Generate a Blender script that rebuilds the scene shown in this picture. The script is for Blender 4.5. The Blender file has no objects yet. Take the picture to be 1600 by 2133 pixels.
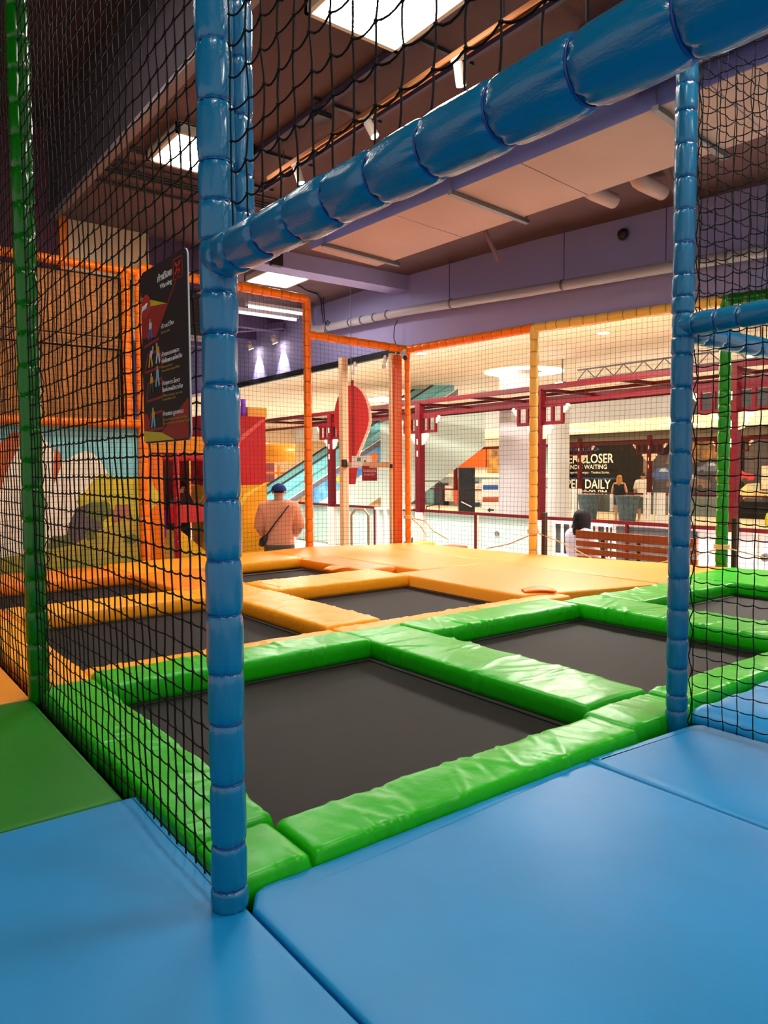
import bpy, math, random
from mathutils import Vector, Matrix, noise

random.seed(7)
scn = bpy.context.scene
COL = scn.collection
PI = math.pi

# ------------------------------------------------------------------ camera, world, exposure
# X runs away to the right, Y away to the left, Z up; z = 0 is the top of the trampoline padding
F_PX, YAW, PITCH, ROLL, CAM_H = 1531.46, math.radians(37.33), math.radians(3.234), math.radians(-0.35), 0.91
fw = Vector((math.sin(YAW) * math.cos(PITCH), math.cos(YAW) * math.cos(PITCH), -math.sin(PITCH)))
rt0 = Vector((math.cos(YAW), -math.sin(YAW), 0))
up0 = rt0.cross(fw)
rt = math.cos(ROLL) * rt0 + math.sin(ROLL) * up0
up = -math.sin(ROLL) * rt0 + math.cos(ROLL) * up0
cam_d = bpy.data.cameras.new('camera')
cam = bpy.data.objects.new('camera', cam_d)
COL.objects.link(cam)
cam_d.sensor_fit = 'HORIZONTAL'
cam_d.sensor_width = 36.0
cam_d.lens = 36.0 * F_PX / 1600.0
cam_d.clip_start = 0.02
cam_d.clip_end = 200
m = Matrix((rt, up, -fw)).transposed().to_4x4()
m.translation = (0, 0, CAM_H)
cam.matrix_world = m
scn.camera = cam

scn.view_settings.view_transform = 'Standard'
scn.view_settings.look = 'None'
scn.view_settings.gamma = 1.0
scn.view_settings.use_curve_mapping = False
scn.view_settings.exposure = 0.45

scn.cycles.max_bounces = 6
scn.cycles.diffuse_bounces = 4
scn.cycles.glossy_bounces = 2
scn.cycles.transparent_max_bounces = 6
scn.cycles.adaptive_threshold = 0.05

wld = bpy.data.worlds.new('world')
scn.world = wld
wld.use_nodes = True
wld.node_tree.nodes['Background'].inputs[0].default_value = (1.0, 0.93, 0.86, 1)
wld.node_tree.nodes['Background'].inputs[1].default_value = 0.52

PANEL_E = 34.0      # LED ceiling panels of the play hall
MALL_E = 64.0       # fill panels added to brighten the mall
SPOT_E = 60.0       # small spot and down lights


# ------------------------------------------------------------------ materials
def lin(c):
    return tuple(((v / 255.0) / 12.92 if v / 255.0 <= 0.04045 else ((v / 255.0 + 0.055) / 1.055) ** 2.4) for v in c) + (1.0,)


MATS = {}


def mat(name, rgb, rough=0.5, metal=0.0, coat=0.0, var=0.0, var_scale=4.0, bump=0.0, bump_scale=20.0, emit=0.0,
        stretch=(1, 1, 1), spec=0.5, rgb2=None, bump2=0.0, bump2_scale=3.0, alpha=1.0, trans=0.0, coords='Object'):
    if name in MATS:
        return MATS[name]
    mt = bpy.data.materials.new(name)
    mt.use_nodes = True
    nt = mt.node_tree
    b = nt.nodes['Principled BSDF']
    col = lin(rgb)
    b.inputs['Base Color'].default_value = col
    b.inputs['Roughness'].default_value = rough
    b.inputs['Metallic'].default_value = metal
    b.inputs['Coat Weight'].default_value = coat
    b.inputs['Coat Roughness'].default_value = 0.12
    b.inputs['Specular IOR Level'].default_value = spec
    b.inputs['Alpha'].default_value = alpha
    b.inputs['Transmission Weight'].default_value = trans
    mt.diffuse_color = col
    tc = nt.nodes.new('ShaderNodeTexCoord')
    mp = nt.nodes.new('ShaderNodeMapping')
    mp.inputs['Scale'].default_value = stretch
    nt.links.new(tc.outputs[coords], mp.inputs['Vector'])
    if var > 0 or rgb2:
        n = nt.nodes.new('ShaderNodeTexNoise')
        n.inputs['Scale'].default_value = var_scale
        n.inputs['Detail'].default_value = 5
        nt.links.new(mp.outputs[0], n.inputs['Vector'])
        r = nt.nodes.new('ShaderNodeValToRGB')
        c2 = lin(rgb2) if rgb2 else tuple(v * (1 - var) for v in col[:3]) + (1,)
        r.color_ramp.elements[0].position = 0.35
        r.color_ramp.elements[1].position = 0.65
        r.color_ramp.elements[0].color = c2
        r.color_ramp.elements[1].color = col
        nt.links.new(n.outputs['Fac'], r.inputs['Fac'])
        nt.links.new(r.outputs['Color'], b.inputs['Base Color'])
    last = None
    for k, (st, sc) in enumerate(((bump, bump_scale), (bump2, bump2_scale))):
        if st > 0:
            n = nt.nodes.new('ShaderNodeTexNoise')
            n.inputs['Scale'].default_value = sc
            n.inputs['Detail'].default_value = 3
            nt.links.new(mp.outputs[0], n.inputs['Vector'])
            bp = nt.nodes.new('ShaderNodeBump')
            bp.inputs['Strength'].default_value = st
            bp.inputs['Distance'].default_value = 0.02 if k == 0 else 0.08
            nt.links.new(n.outputs['Fac'], bp.inputs['Height'])
            if last:
                nt.links.new(last.outputs['Normal'], bp.inputs['Normal'])
            nt.links.new(bp.outputs['Normal'], b.inputs['Normal'])
            last = bp
    if emit > 0:
        b.inputs['Emission Color'].default_value = col
        b.inputs['Emission Strength'].default_value = emit
    MATS[name] = mt
    return mt


M_BLUE_POST = mat('blue_post_vinyl', (0, 106, 150), 0.22, coat=0.5, bump=0.14, bump_scale=18, spec=.35)
M_BLUE_TIE = mat('blue_tie', (10, 60, 140), 0.4)
M_BLUE_MAT = mat('blue_mat_vinyl', (10, 132, 194), 0.44, var=0.12, var_scale=2.5, bump=0.2, bump_scale=4, spec=.3)
M_GREEN_POST = mat('green_post_vinyl', (0, 100, 4), 0.2, coat=0.3, spec=.25)
M_GREEN_BRIGHT_POST = mat('bright_green_post_vinyl', (24, 140, 8), 0.28, coat=0.3, spec=.3)
M_GREEN_MAT = mat('green_mat_vinyl', (14, 118, 2), 0.5, var=0.12, var_scale=3, bump=0.12, bump_scale=5, spec=.25)
M_GREEN_PAD = mat('green_pad_vinyl', (22, 168, 8), 0.34, bump=0.3, bump_scale=8, spec=.28)
M_AMBER_PAD = mat('amber_pad_vinyl', (246, 156, 18), 0.42, bump=0.3, bump_scale=8, spec=.28)
M_ORANGE_PAD = mat('orange_pad_vinyl', (252, 128, 4), 0.42, bump=0.3, bump_scale=8, spec=.28)
M_AMBER_MAT = mat('amber_mat_vinyl', (244, 150, 38), 0.44, var=0.04, var_scale=2, bump=0.12, bump_scale=5, spec=.3)
M_ORANGE_MAT = mat('orange_mat_vinyl', (250, 148, 26), 0.44, var=0.04, var_scale=2, bump=0.12, bump_scale=5, spec=.3)
M_ORANGE_POST = mat('orange_post_vinyl', (254, 120, 2), 0.34, coat=0.15, spec=.3)
M_YELLOW_POST = mat('pale_yellow_post_vinyl', (240, 184, 84), 0.32, coat=0.15, spec=.3)
M_RED_POST = mat('red_post_vinyl', (200, 18, 22), 0.28, coat=0.4)
M_BED = mat('trampoline_bed', (23, 18, 14), 0.7, var=0.25, var_scale=9, spec=.25)
M_BLACK = mat('black_edge', (16, 15, 15), 0.6)
M_NET = mat('black_net_cord', (8, 7, 7), 0.7, spec=.2)
M_FARNET = mat('dark_net_cord', (9, 8, 8), 0.7, spec=.2)
M_DECK = mat('deck_dark', (20, 19, 19), 0.8)
M_CEIL = mat('ceiling_paint', (96, 68, 74), 0.85, var=0.18, var_scale=0.9, bump=0.1, bump_scale=30)
M_CEIL_HI = mat('upper_ceiling_paint', (66, 38, 34), 0.9, var=0.25, var_scale=0.8)
M_FASCIA = mat('fascia_paint', (48, 34, 46), 0.85, var=0.1)
M_PURPLE = mat('purple_paint', (84, 66, 110), 0.8, var=0.1, var_scale=1.0)
M_LAV = mat('lavender_paint', (158, 152, 204), 0.75)
M_MAROON = mat('maroon_paint', (96, 40, 62), 0.85)
M_CREAM = mat('cream_paint', (226, 196, 158), 0.8, var=0.06)
M_MALLCEIL = mat('mall_ceiling_paint', (252, 234, 208), 0.8, var=0.03, var_scale=0.5)
M_WHITE = mat('white_paint', (236, 236, 238), 0.6)
M_WHITEMETAL = mat('white_enamel', (238, 238, 240), 0.35)
M_MINT = mat('mint_panel', (166, 192, 182), 0.4)
M_MINT2 = mat('pale_mint_cladding', (214, 230, 220), 0.4)
M_DUCT = mat('duct_board', (190, 158, 156), 0.7, var=0.08, var_scale=1.5)
M_DUCTSIDE = mat('duct_side', (112, 112, 176), 0.6)
M_STEEL = mat('galvanised_steel', (120, 116, 122), 0.45, metal=0.7)
M_DARKSTEEL = mat('dark_steel', (50, 46, 52), 0.5, metal=0.4)
M_PIPE = mat('pipe_paint', (170, 166, 178), 0.45)
M_PANEL = mat('led_diffuser', (255, 250, 238), 0.5, emit=PANEL_E)
M_MALLFILL = mat('mall_fill_light', (255, 246, 234), 0.5, emit=MALL_E)
M_FARFILL = mat('far_mall_fill_light', (255, 240, 216), 0.5, emit=11.0)  # emission of the fill panels added over the far gallery
M_RING = mat('ring_light', (255, 242, 212), 0.5, emit=2.6)
M_SPOT = mat('spot_lens', (255, 240, 214), 0.5, emit=SPOT_E)
M_FLOOD = mat('flood_lens', (235, 245, 255), 0.5, emit=40.0)
M_LAMPWHITE = mat('lamp_body', (210, 190, 172), 0.4)
M_TRACK = mat('copper_track', (206, 132, 84), 0.35, metal=0.5)
M_RED = mat('crimson_paint', (80, 2, 9), 0.45, spec=.2)
M_SCALLOP = mat('cream_scallop', (236, 208, 170), 0.5)
M_PINK = mat('pink_base', (226, 190, 182), 0.6)
M_WOOD = mat('brown_board', (196, 120, 36), 0.6, rgb2=(132, 74, 18), var_scale=3.0, stretch=(6, 6, 0.7), bump=0.3, bump_scale=12)
M_WOODRAIL = mat('brown_rail', (180, 112, 40), 0.6, rgb2=(128, 72, 22), var_scale=3.0, stretch=(0.7, 6, 6))
M_PINE = mat('pale_pine', (232, 196, 152), 0.6, var=0.12, var_scale=3.0, stretch=(5, 5, 0.6))
M_BENCH = mat('bench_slat', (176, 84, 30), 0.5, var=0.15, var_scale=3, stretch=(5, 0.7, 5), spec=.3)
M_ROPE = mat('twine', (222, 192, 132), 0.8)
M_FLOOR = mat('mall_floor', (236, 232, 228), 0.3, var=0.05, var_scale=1.0)
M_FLOORTILE = mat('mall_floor_tile', (222, 214, 202), 0.25, var=0.05, var_scale=1.0)
M_DARKPANEL = mat('charcoal_panel', (66, 68, 70), 0.6)
M_BANNER = mat('banner_black', (7, 8, 11), 0.6, spec=.2)
M_INK = mat('white_ink', (236, 236, 236), 0.6)
M_INKBLUE = mat('blue_ink', (70, 110, 190), 0.6)
M_TEAL = mat('teal_glass', (128, 206, 208), 0.15, alpha=0.75)
M_GLASS = mat('clear_glass', (206, 226, 220), 0.05, alpha=0.16)


# ------------------------------------------------------------------ object helpers
LOC = {}


def link(o):
    COL.objects.link(o)
    return o


def adopt(o, parent):
    """child keeps its world placement under an Empty or mesh whose place is known"""
    if parent is not None:
        o.parent = parent
        o.matrix_parent_inverse = LOC[parent.name].inverted() if parent.name in LOC else Matrix()
    return o


def tag(o, label=None, cat=None, group=None, kind=None):
    if label:
        o['label'] = label
    if cat:
        o['category'] = cat
    if group:
        o['group'] = group
    if kind or label:
        o['kind'] = kind or 'thing'
    return o


def thing(name, label, cat, loc=(0, 0, 0), group=None):
    o = link(bpy.data.objects.new(name, None))
    o.location = loc
    o.empty_display_size = 0.1
    LOC[o.name] = Matrix.Translation(loc)
    return tag(o, label, cat, group)


class MB:
    """collects shapes for ONE mesh object"""

    def __init__(self):
        self.v, self.f, self.mi = [], [], []

    def add(self, vs, fs, mi=0):
        n = len(self.v)
        self.v += [tuple(p) for p in vs]
        self.f += [tuple(n + i for i in f) for f in fs]
        self.mi += [mi] * len(fs)
        return self

    def box(self, x0, x1, y0, y1, z0, z1, mi=0, M=None, b=0.0):
        vs = [Vector((x, y, z)) for z in (z0, z1) for y in (y0, y1) for x in (x0, x1)]
        fs = [(0, 2, 3, 1), (4, 5, 7, 6), (0, 1, 5, 4), (2, 6, 7, 3), (0, 4, 6, 2), (1, 3, 7, 5)]
        if M:
            vs = [M @ p for p in vs]
        return self.add(vs, fs, mi)

    def bar(self, a, b, w, h, mi=0, upv=(0, 0, 1)):
        a, b = Vector(a), Vector(b)
        d = (b - a).normalized()
        u = Vector(upv)
        s = d.cross(u)
        if s.length < 1e-4:
            s = d.cross(Vector((1, 0, 0)))
        s.normalize()
        u = s.cross(d)
        vs = []
        for p in (a, b):
            for i, j in ((-1, -1), (1, -1), (1, 1), (-1, 1)):
                vs.append(p + s * i * w / 2 + u * j * h / 2)
        fs = [(3, 2, 1, 0), (4, 5, 6, 7)] + [(i, (i + 1) % 4, 4 + (i + 1) % 4, 4 + i) for i in range(4)]
        return self.add(vs, fs, mi)

    def tube(self, pts, r, n=8, mi=0, caps=True):
        pts = [Vector(p) for p in pts]
        rr = r if isinstance(r, (list, tuple)) else [r] * len(pts)
        vs, fs = [], []
        ref = None
        for i, p in enumerate(pts):
            d = (pts[min(i + 1, len(pts) - 1)] - pts[max(i - 1, 0)])
            d = d.normalized() if d.length > 1e-9 else Vector((0, 0, 1))
            if ref is None:
                ref = Vector((0, 0, 1)) if abs(d.z) < 0.9 else Vector((1, 0, 0))
            s = d.cross(ref)
            if s.length < 1e-5:
                s = d.cross(Vector((0.3, 1, 0.2)))
            s.normalize()
            u = s.cross(d)
            ref = u
            for k in range(n):
                a = 2 * PI * k / n
                vs.append(p + (s * math.cos(a) + u * math.sin(a)) * rr[i])
        for i in range(len(pts) - 1):
            for k in range(n):
                fs.append((i * n + k, i * n + (k + 1) % n, (i + 1) * n + (k + 1) % n, (i + 1) * n + k))
        if caps:
            fs.append(tuple(reversed(range(n))))
            fs.append(tuple((len(pts) - 1) * n + k for k in range(n)))
        return self.add(vs, fs, mi)

    def lathe(self, c, prof, n=16, mi=0, M=None):
        vs, fs = [], []
        for (r, z) in prof:
            for k in range(n):
                a = 2 * PI * k / n
                p = Vector((r * math.cos(a), r * math.sin(a), z))
                vs.append((M @ p if M else p) + Vector(c))
        for i in range(len(prof) - 1):
            for k in range(n):
                fs.append((i * n + k, i * n + (k + 1) % n, (i + 1) * n + (k + 1) % n, (i + 1) * n + k))
        fs.append(tuple(reversed(range(n))))
        fs.append(tuple((len(prof) - 1) * n + k for k in range(n)))
        return self.add(vs, fs, mi)

    def prism(self, pts, o, ux, uy, depth, mi=0):
        """polygon given in (ux, uy) axes at origin o, extruded by the vector depth"""
        o, ux, uy, d = Vector(o), Vector(ux), Vector(uy), Vector(depth)
        n = len(pts)
        base = [o + ux * p[0] + uy * p[1] for p in pts]
        vs = base + [p + d for p in base]
        fs = [tuple(range(n)), tuple(reversed(range(n, 2 * n)))]
        fs += [(i, n + i, n + (i + 1) % n, (i + 1) % n) for i in range(n)]
        return self.add(vs, fs, mi)

    def mesh(self, name, mats, smooth=False):
        me = bpy.data.meshes.new(name)
        me.from_pydata(self.v, [], self.f)
        for mt in (mats if isinstance(mats, (list, tuple)) else [mats]):
            me.materials.append(mt)
        if any(self.mi):
            me.polygons.foreach_set('material_index', self.mi)
        if smooth:
            me.polygons.foreach_set('use_smooth', [True] * len(me.polygons))
        me.update()
        return me

    def build(self, name, mats, parent=None, smooth=False):
        import bmesh
        me = self.mesh(name, mats, smooth)
        bm = bmesh.new()
        bm.from_mesh(me)
        bmesh.ops.recalc_face_normals(bm, faces=bm.faces)
        bm.to_mesh(me)
        bm.free()
        o = link(bpy.data.objects.new(name, me))
        if parent is not None:
            adopt(o, parent)
        return o


def bevel(o, w=0.006, seg=2):
    md = o.modifiers.new('bevel', 'BEVEL')
    md.width = w
    md.segments = seg
    md.limit_method = 'ANGLE'
    return o


def struct(name, mb, mt, smooth=False):
    return tag(mb.build(name, mt, None, smooth), kind='structure')


# ------------------------------------------------------------------ structure: floor, deck, ceilings, walls
struct('floor', MB().box(-6, 34, -5, 34, -1.05, -0.95), M_FLOOR)
struct('platform_deck', MB().box(0.66, 6.9, -2.5, 7.42, -0.95, -0.20), M_DECK)
struct('corridor_deck', MB().box(-3.0, 0.655, -2.5, 7.42, -0.95, -0.11), M_DECK)
struct('runway_deck', MB().box(0.70, 2.60, -2.5, 1.44, -0.19, -0.11), M_DECK)

EDGE_X = 2.05
struct('ceiling', MB().box(EDGE_X, 8.3, -4.0, 16.0, 3.58, 3.70), M_CEIL)
struct('ceiling_upper', MB().box(-6.0, EDGE_X + 0.1, -4.0, 12.0, 4.45, 4.55), M_CEIL_HI)
struct('trim_1', MB().box(EDGE_X - 0.06, EDGE_X, -4.0, 12.0, 3.56, 4.45), M_FASCIA)
struct('trim_2', MB().box(EDGE_X - 0.075, EDGE_X + 0.0, -4.0, 12.0, 3.53, 3.57), mat('trim_pale', (126, 108, 116), 0.5))

# rear wall of the hall with the cream piece above the boarded panel
struct('wall_back', MB().box(-6.0, 2.12, 8.30, 8.40, -0.95, 4.45), M_MAROON)
wb = MB().box(2.12, 3.02, 8.30, 8.40, 2.4, 3.60)
struct('wall_back_cream', wb, M_CREAM)
struct('trim_3', MB().box(2.06, 2.13, 8.24, 8.41, 2.4, 3.62), M_ORANGE_POST)
struct('wall_far', MB().box(-6, 6.4, 15.9, 16.0, -0.95, 4.4), M_PURPLE)

# bulkhead over the mall opening, following the slightly turned cage side
BK = [(6.50, 15.9), (6.50, 7.90), (6.70, 5.90), (7.00, 4.28), (7.45, 2.0), (7.95, -0.8)]
bk = MB()
for i, ((xa, ya), (xb, yb)) in enumerate(zip(BK[:-1], BK[1:])):
    bk.add([(xa, ya, 2.61), (xb, yb, 2.61), (xb, yb, 4.3), (xa, ya, 4.3), (xa + .25, ya, 2.61), (xb + .25, yb, 2.61), (xb + .25, yb, 4.3), (xa + .25, ya, 4.3)],
           [(0, 1, 2, 3), (5, 4, 7, 6), (0, 4, 5, 1), (3, 2, 6, 7), (0, 3, 7, 4), (1, 5, 6, 2)])
struct('wall_bulkhead', bk, M_LAV)
tr = MB()
for (xa, ya), (xb, yb) in zip(BK[:-1], BK[1:]):
    tr.bar((xa + .1, ya, 2.595), (xb + .1, yb, 2.595), 0.26, 0.025)
struct('trim_4', tr, mat('bulkhead_edge', (150, 120, 150), 0.6))
# downstand ceiling beam across the back of the hall
struct('trim_5', MB().box(3.9, 6.5, 7.95, 8.25, 3.38, 3.60), M_LAV)

# mall: ceiling in two heights and end wall
struct('ceiling_mall', MB().prism([(20.0, -4), (20.0, 34), (6.7, 34)] + [(x + .2, y) for x, y in BK] + [(8.15, -4)], (0, 0, 3.22), (1, 0, 0), (0, 1, 0), (0, 0, .1)), M_MALLCEIL)
struct('ceiling_mall_far', MB().box(20.0, 34.0, -4, 34, 2.50, 2.60), mat('far_ceiling_paint', (250, 226, 180), 0.8))
struct('trim_6', MB().box(19.9, 20.05, -4, 34, 2.46, 3.22), M_WHITE)
struct('wall_mall_end', MB().box(28.0, 28.2, -4, 34, -0.95, 2.6), mat('mall_wall_paint', (190, 176, 160), 0.7))
struct('wall_mall_far_left', MB().box(6.6, 28.0, 33.8, 34.0, -0.95, 3.3), M_CREAM)


# ------------------------------------------------------------------ LED panels
def led_panel(label, x, y, z=3.5, s=0.60, turned=False):
    t = thing('ceiling_panel_light', label, 'ceiling light', (x, y, z), 'square ceiling panel lights')
    f = MB()
    h = s / 2 + .03
    for a in ((-h, h, -h, -h + .03), (-h, h, h - .03, h), (-h, -h + .03, -h, h), (h - .03, h, -h, h)):
        f.box(x + a[0], x + a[1], y + a[2], y + a[3], z - .012, z + .07)
    f.box(x - h, x + h, y - h, y + h, z + .06, z + .075)
    fo = f.build('frame', M_LAMPWHITE, t)
    MB().box(x - s / 2, x + s / 2, y - s / 2, y + s / 2, z, z + .01).build('diffuser', M_PANEL, fo)
    w = MB()
    for i, j in ((-1, -1), (1, -1), (1, 1), (-1, 1)):
        w.tube([(x + i * .2, y + j * .2, z + .07), (x + i * .2, y + j * .2, z + .09)], .004, 5)
    w.build('hanger', M_STEEL, t)
    return t


led_panel('bright square ceiling light cut by the top edge of the picture', 2.60, 3.36)
led_panel('bright square ceiling light half hidden behind the tall blue post', 2.57, 5.83)
led_panel('bright square ceiling light just above the tall orange frame corner', 5.00, 8.90)
for k, (x, y, z) in enumerate(((2.60, 0.75, 3.5), (2.60, -1.9, 3.5), (-0.6, -0.4, 4.3), (0.7, 5.0, 4.3))):
    led_panel('square ceiling light out of the frame, ' + ('nearest the camera', 'behind the camera', 'high over the corridor start', 'high over the corridor end')[k], x, y, z)

# ------------------------------------------------------------------ padded posts and beams
SEGS = {}


def seg_meshes(mt, hi):
    key = (mt.name, hi)
    if key in SEGS:
        return SEGS[key]
    out = []
    for var in range(4 if hi else 2):
        rnd = random.Random(var * 13 + 5)
        nth, nz = (56, 26) if hi else (14, 8)
        ph = [rnd.uniform(0, 6.28) for _ in range(6)]
        mb = MB()
        vs, fs = [], []
        for i in range(nz + 1):
            t = i / nz
            t = 0.5 - 0.5 * math.cos(PI * t) * (0.75 + 0.25 * math.cos(PI * t) ** 2)
            e0, e1 = t, 1 - t
            base = 1 - 0.16 * math.exp(-e0 / 0.05) - 0.16 * math.exp(-e1 / 0.05) - 0.03 * (2 * t - 1) ** 2
            for k in range(nth):
                a = 2 * PI * k / nth
                w = 0
                if hi:
                    g0 = math.exp(-e0 / 0.16)
                    g1 = math.exp(-e1 / 0.16)
                    w += 0.055 * g0 * (math.cos(9 * a + ph[0]) ** 3 + 0.6 * math.cos(14 * a + ph[1])) * min(1, e0 / .03)
                    w += 0.055 * g1 * (math.cos(10 * a + ph[2]) ** 3 + 0.6 * math.cos(13 * a + ph[3])) * min(1, e1 / .03)
                    w += 0.018 * math.cos(2 * a + ph[4]) + 0.012 * math.cos(3 * a + 5 * t + ph[5])
                r = base + w
                vs.append((r * math.cos(a), r * math.sin(a), t))
        for i in range(nz):
            for k in range(nth):
                fs.append((i * nth + k, i * nth + (k + 1) % nth, (i + 1) * nth + (k + 1) % nth, (i + 1) * nth + k))
        fs.append(tuple(reversed(range(nth))))
        fs.append(tuple(nz * nth + k for k in range(nth)))
        mb.add(vs, fs)
        out.append(mb.mesh('sleeve_segment', mt, True))
    SEGS[key] = out
    return out


TIES = {}


def tie_mesh(mt):
    if mt.name not in TIES:
        mb = MB()
        n, q = 28, 6
        vs, fs = [], []
        for i in range(n):
            a = 2 * PI * i / n
            for j in range(q):
                b = 2 * PI * j / q
                rr = 0.875 + 0.035 * math.cos(b)
                vs.append((rr * math.cos(a), rr * math.sin(a), 0.045 * math.sin(b)))
        for i in range(n):
            for j in range(q):
                fs.append((i * q + j, ((i + 1) % n) * q + j, ((i + 1) % n) * q + (j + 1) % q, i * q + (j + 1) % q))
        mb.add(vs, fs)
        TIES[mt.name] = mb.mesh('tie', mt, True)
    return TIES[mt.name]


def padded(name, label, cat, a, b, r, mt, cuts=None, step=0.125, hi=False, tie=None, group=None, sag=0.0, rnd=None):
    """a foam sleeve from a to b; cuts are distances of the ties along it"""
    a, b = Vector(a), Vector(b)
    L = (b - a).length
    d = (b - a) / L
    rnd = rnd or random.Random(hash(label) % 9999 if False else sum(map(ord, label)))
    if cuts is None:
        n = max(1, round(L / step))
        cuts = [L * i / n for i in range(n + 1)]
        cuts = [cuts[0]] + [c + rnd.uniform(-.012, .012) for c in cuts[1:-1]] + [cuts[-1]]
    t = thing(name, label, cat, a, group)
    ms = seg_meshes(mt, hi)
    q = Vector((0, 0, 1)).rotation_difference(d)
    for i in range(len(cuts) - 1):
        u0, u1 = cuts[i], cuts[i + 1]
        p0 = a + d * u0 - Vector((0, 0, sag * math.sin(PI * u0 / L)))
        p1 = a + d * u1 - Vector((0, 0, sag * math.sin(PI * u1 / L)))
        dd = p1 - p0
        qq = Vector((0, 0, 1)).rotation_difference(dd.normalized())
        o = link(bpy.data.objects.new('sleeve_segment', rnd.choice(ms)))
        k = r * rnd.uniform(0.97, 1.03)
        o.matrix_world = Matrix.Translation(p0) @ qq.to_matrix().to_4x4() @ Matrix.Rotation(rnd.uniform(0, 6.28), 4, 'Z') @ Matrix.Diagonal((k, k, dd.length * 1.01, 1))
        mw = o.matrix_world.copy()
        o.parent = t
        o.matrix_parent_inverse = Matrix.Translation(-a)
        o.matrix_basis = mw
        if tie and i > 0:
            o2 = link(bpy.data.objects.new('cable_tie', tie_mesh(tie)))
            mw = Matrix.Translation(p0) @ qq.to_matrix().to_4x4() @ Matrix.Diagonal((r, r, r, 1))
            o2.parent = t
            o2.matrix_parent_inverse = Matrix.Translation(-a)
            o2.matrix_basis = mw
    return t


LX, LY = 0.665, 1.43           # near blue post
RX, RY = 2.49, 1.48            # second blue post
GX, GY = 0.685, 3.28           # green corridor post
R0 = 0.0385


def cuts_of(zs, z0):
    return [z - z0 for z in zs]


zsL = [-0.03, 0.017, 0.113, 0.248, 0.377, 0.485, 0.609, 0.725, 0.851, 0.966, 1.087, 1.192, 1.274, 1.379, 1.457, 1.536, 1.655, 1.771, 1.889, 2.0, 2.12, 2.25, 2.37]
padded('padded_post', 'tall blue padded post nearest the camera, standing on the blue mat', 'post', (LX, LY, zsL[0]), (LX, LY, zsL[-1]), R0, M_BLUE_POST, cuts_of(zsL, zsL[0]), hi=True, tie=M_BLUE_TIE)
zsU = [1.40, 1.457, 1.536, 1.655, 1.771, 1.889, 2.0, 2.12, 2.25, 2.37]
padded('padded_post', 'second blue padded upright tucked behind the top of the nearest blue post', 'post', (LX + .064, LY + .030, zsU[0]), (LX + .064, LY + .030, zsU[-1]), 0.033, M_BLUE_POST, cuts_of(zsU, zsU[0]), hi=True, tie=M_BLUE_TIE)
zsR = [-0.10, 0.018, 0.075, 0.176, 0.286, 0.393, 0.511, 0.628, 0.741, 0.858, 0.968, 1.08, 1.204, 1.322, 1.382, 1.467, 1.525, 1.602, 1.715, 1.83, 1.942, 2.058, 2.172, 2.265, 2.38, 2.5]
padded('padded_post', 'blue padded post on the right, standing between blue mats and green pads', 'post', (RX, RY, zsR[0]), (RX, RY, zsR[-1]), R0, M_BLUE_POST, cuts_of(zsR, zsR[0]), hi=True, tie=M_BLUE_TIE)
padded('padded_post', 'dark green padded post laced to the net at the left edge', 'post', (GX, GY, -0.05), (GX, GY, 3.0), 0.043, M_GREEN_POST, step=0.125, hi=True, tie=M_GREEN_POST)
padded('padded_beam', 'thick blue padded beam sloping overhead from the nearest post to the upper right', 'beam', (LX, LY, 1.345), (LX, -0.35, 1.325), 0.0425, M_BLUE_POST,
       [0, 0.045, 0.10, 0.215, 0.33, 0.445, 0.56, 0.675, 0.80, 0.92, 1.04, 1.16, 1.28, 1.4, 1.52, 1.64, 1.78], hi=True, tie=M_BLUE_TIE)
padded('padded_beam', 'blue padded beam leaving the right post toward the right edge, upper of two', 'beam', (RX, RY, 1.425), (RX, 0.1, 1.415), 0.040, M_BLUE_POST, [0, .05, .13, .21, .33, .45, .57, .69, .81, .93, 1.05, 1.17, 1.38], hi=True, tie=M_BLUE_TIE)
padded('padded_beam', 'blue padded beam behind the right post, lower of two, receding from it', 'beam', (RX, RY, 1.405), (4.3, RY, 1.395), 0.040, M_BLUE_POST, None, hi=True, tie=M_BLUE_TIE)

FAR_TIE = {M_ORANGE_POST.name: mat('dark_orange_tie', (150, 62, 0), .5), M_YELLOW_POST.name: mat('dark_yellow_tie', (140, 100, 40), .5), M_GREEN_POST.name: mat('dark_green_tie', (4, 50, 6), .5),
           M_GREEN_BRIGHT_POST.name: mat('dark_green_tie', (4, 50, 6), .5), M_RED_POST.name: mat('dark_red_tie', (110, 6, 10), .5)}
OP = {'left': (2.64, 7.55), 'mid': (4.73, 7.72), 'corner': (5.93, 7.27), 'yellow': (6.15, 5.38), 'green': (6.70, 3.55), 'right': (7.45, 1.4)}
padded('padded_post', 'orange padded post at the right end of the painted mural', 'post', OP['left'] + (-0.1,), OP['left'] + (2.93,), 0.048, M_ORANGE_POST, step=.135, tie=FAR_TIE[M_ORANGE_POST.name])
padded('padded_post', 'short orange padded upright bordering the boarded panel on its right', 'post', (2.50, 7.55, 1.40), (2.50, 7.55, 2.90), 0.045, M_ORANGE_POST, step=.135, tie=FAR_TIE[M_ORANGE_POST.name])
padded('padded_post', 'tall orange padded post right of the man in the cap', 'post', OP['mid'] + (-0.1,), OP['mid'] + (2.98,), 0.050, M_ORANGE_POST, step=.14, tie=FAR_TIE[M_ORANGE_POST.name])
padded('padded_post', 'orange padded corner post below the small security camera', 'post', OP['corner'] + (-0.1,), OP['corner'] + (2.45,), 0.038, M_ORANGE_POST, step=.14, tie=FAR_TIE[M_ORANGE_POST.name])
padded('padded_post', 'pale yellow padded post in the far net, before the white column', 'post', OP['yellow'] + (-0.1,), OP['yellow'] + (2.45,), 0.048, M_YELLOW_POST, step=.14, tie=FAR_TIE[M_YELLOW_POST.name])
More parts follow.
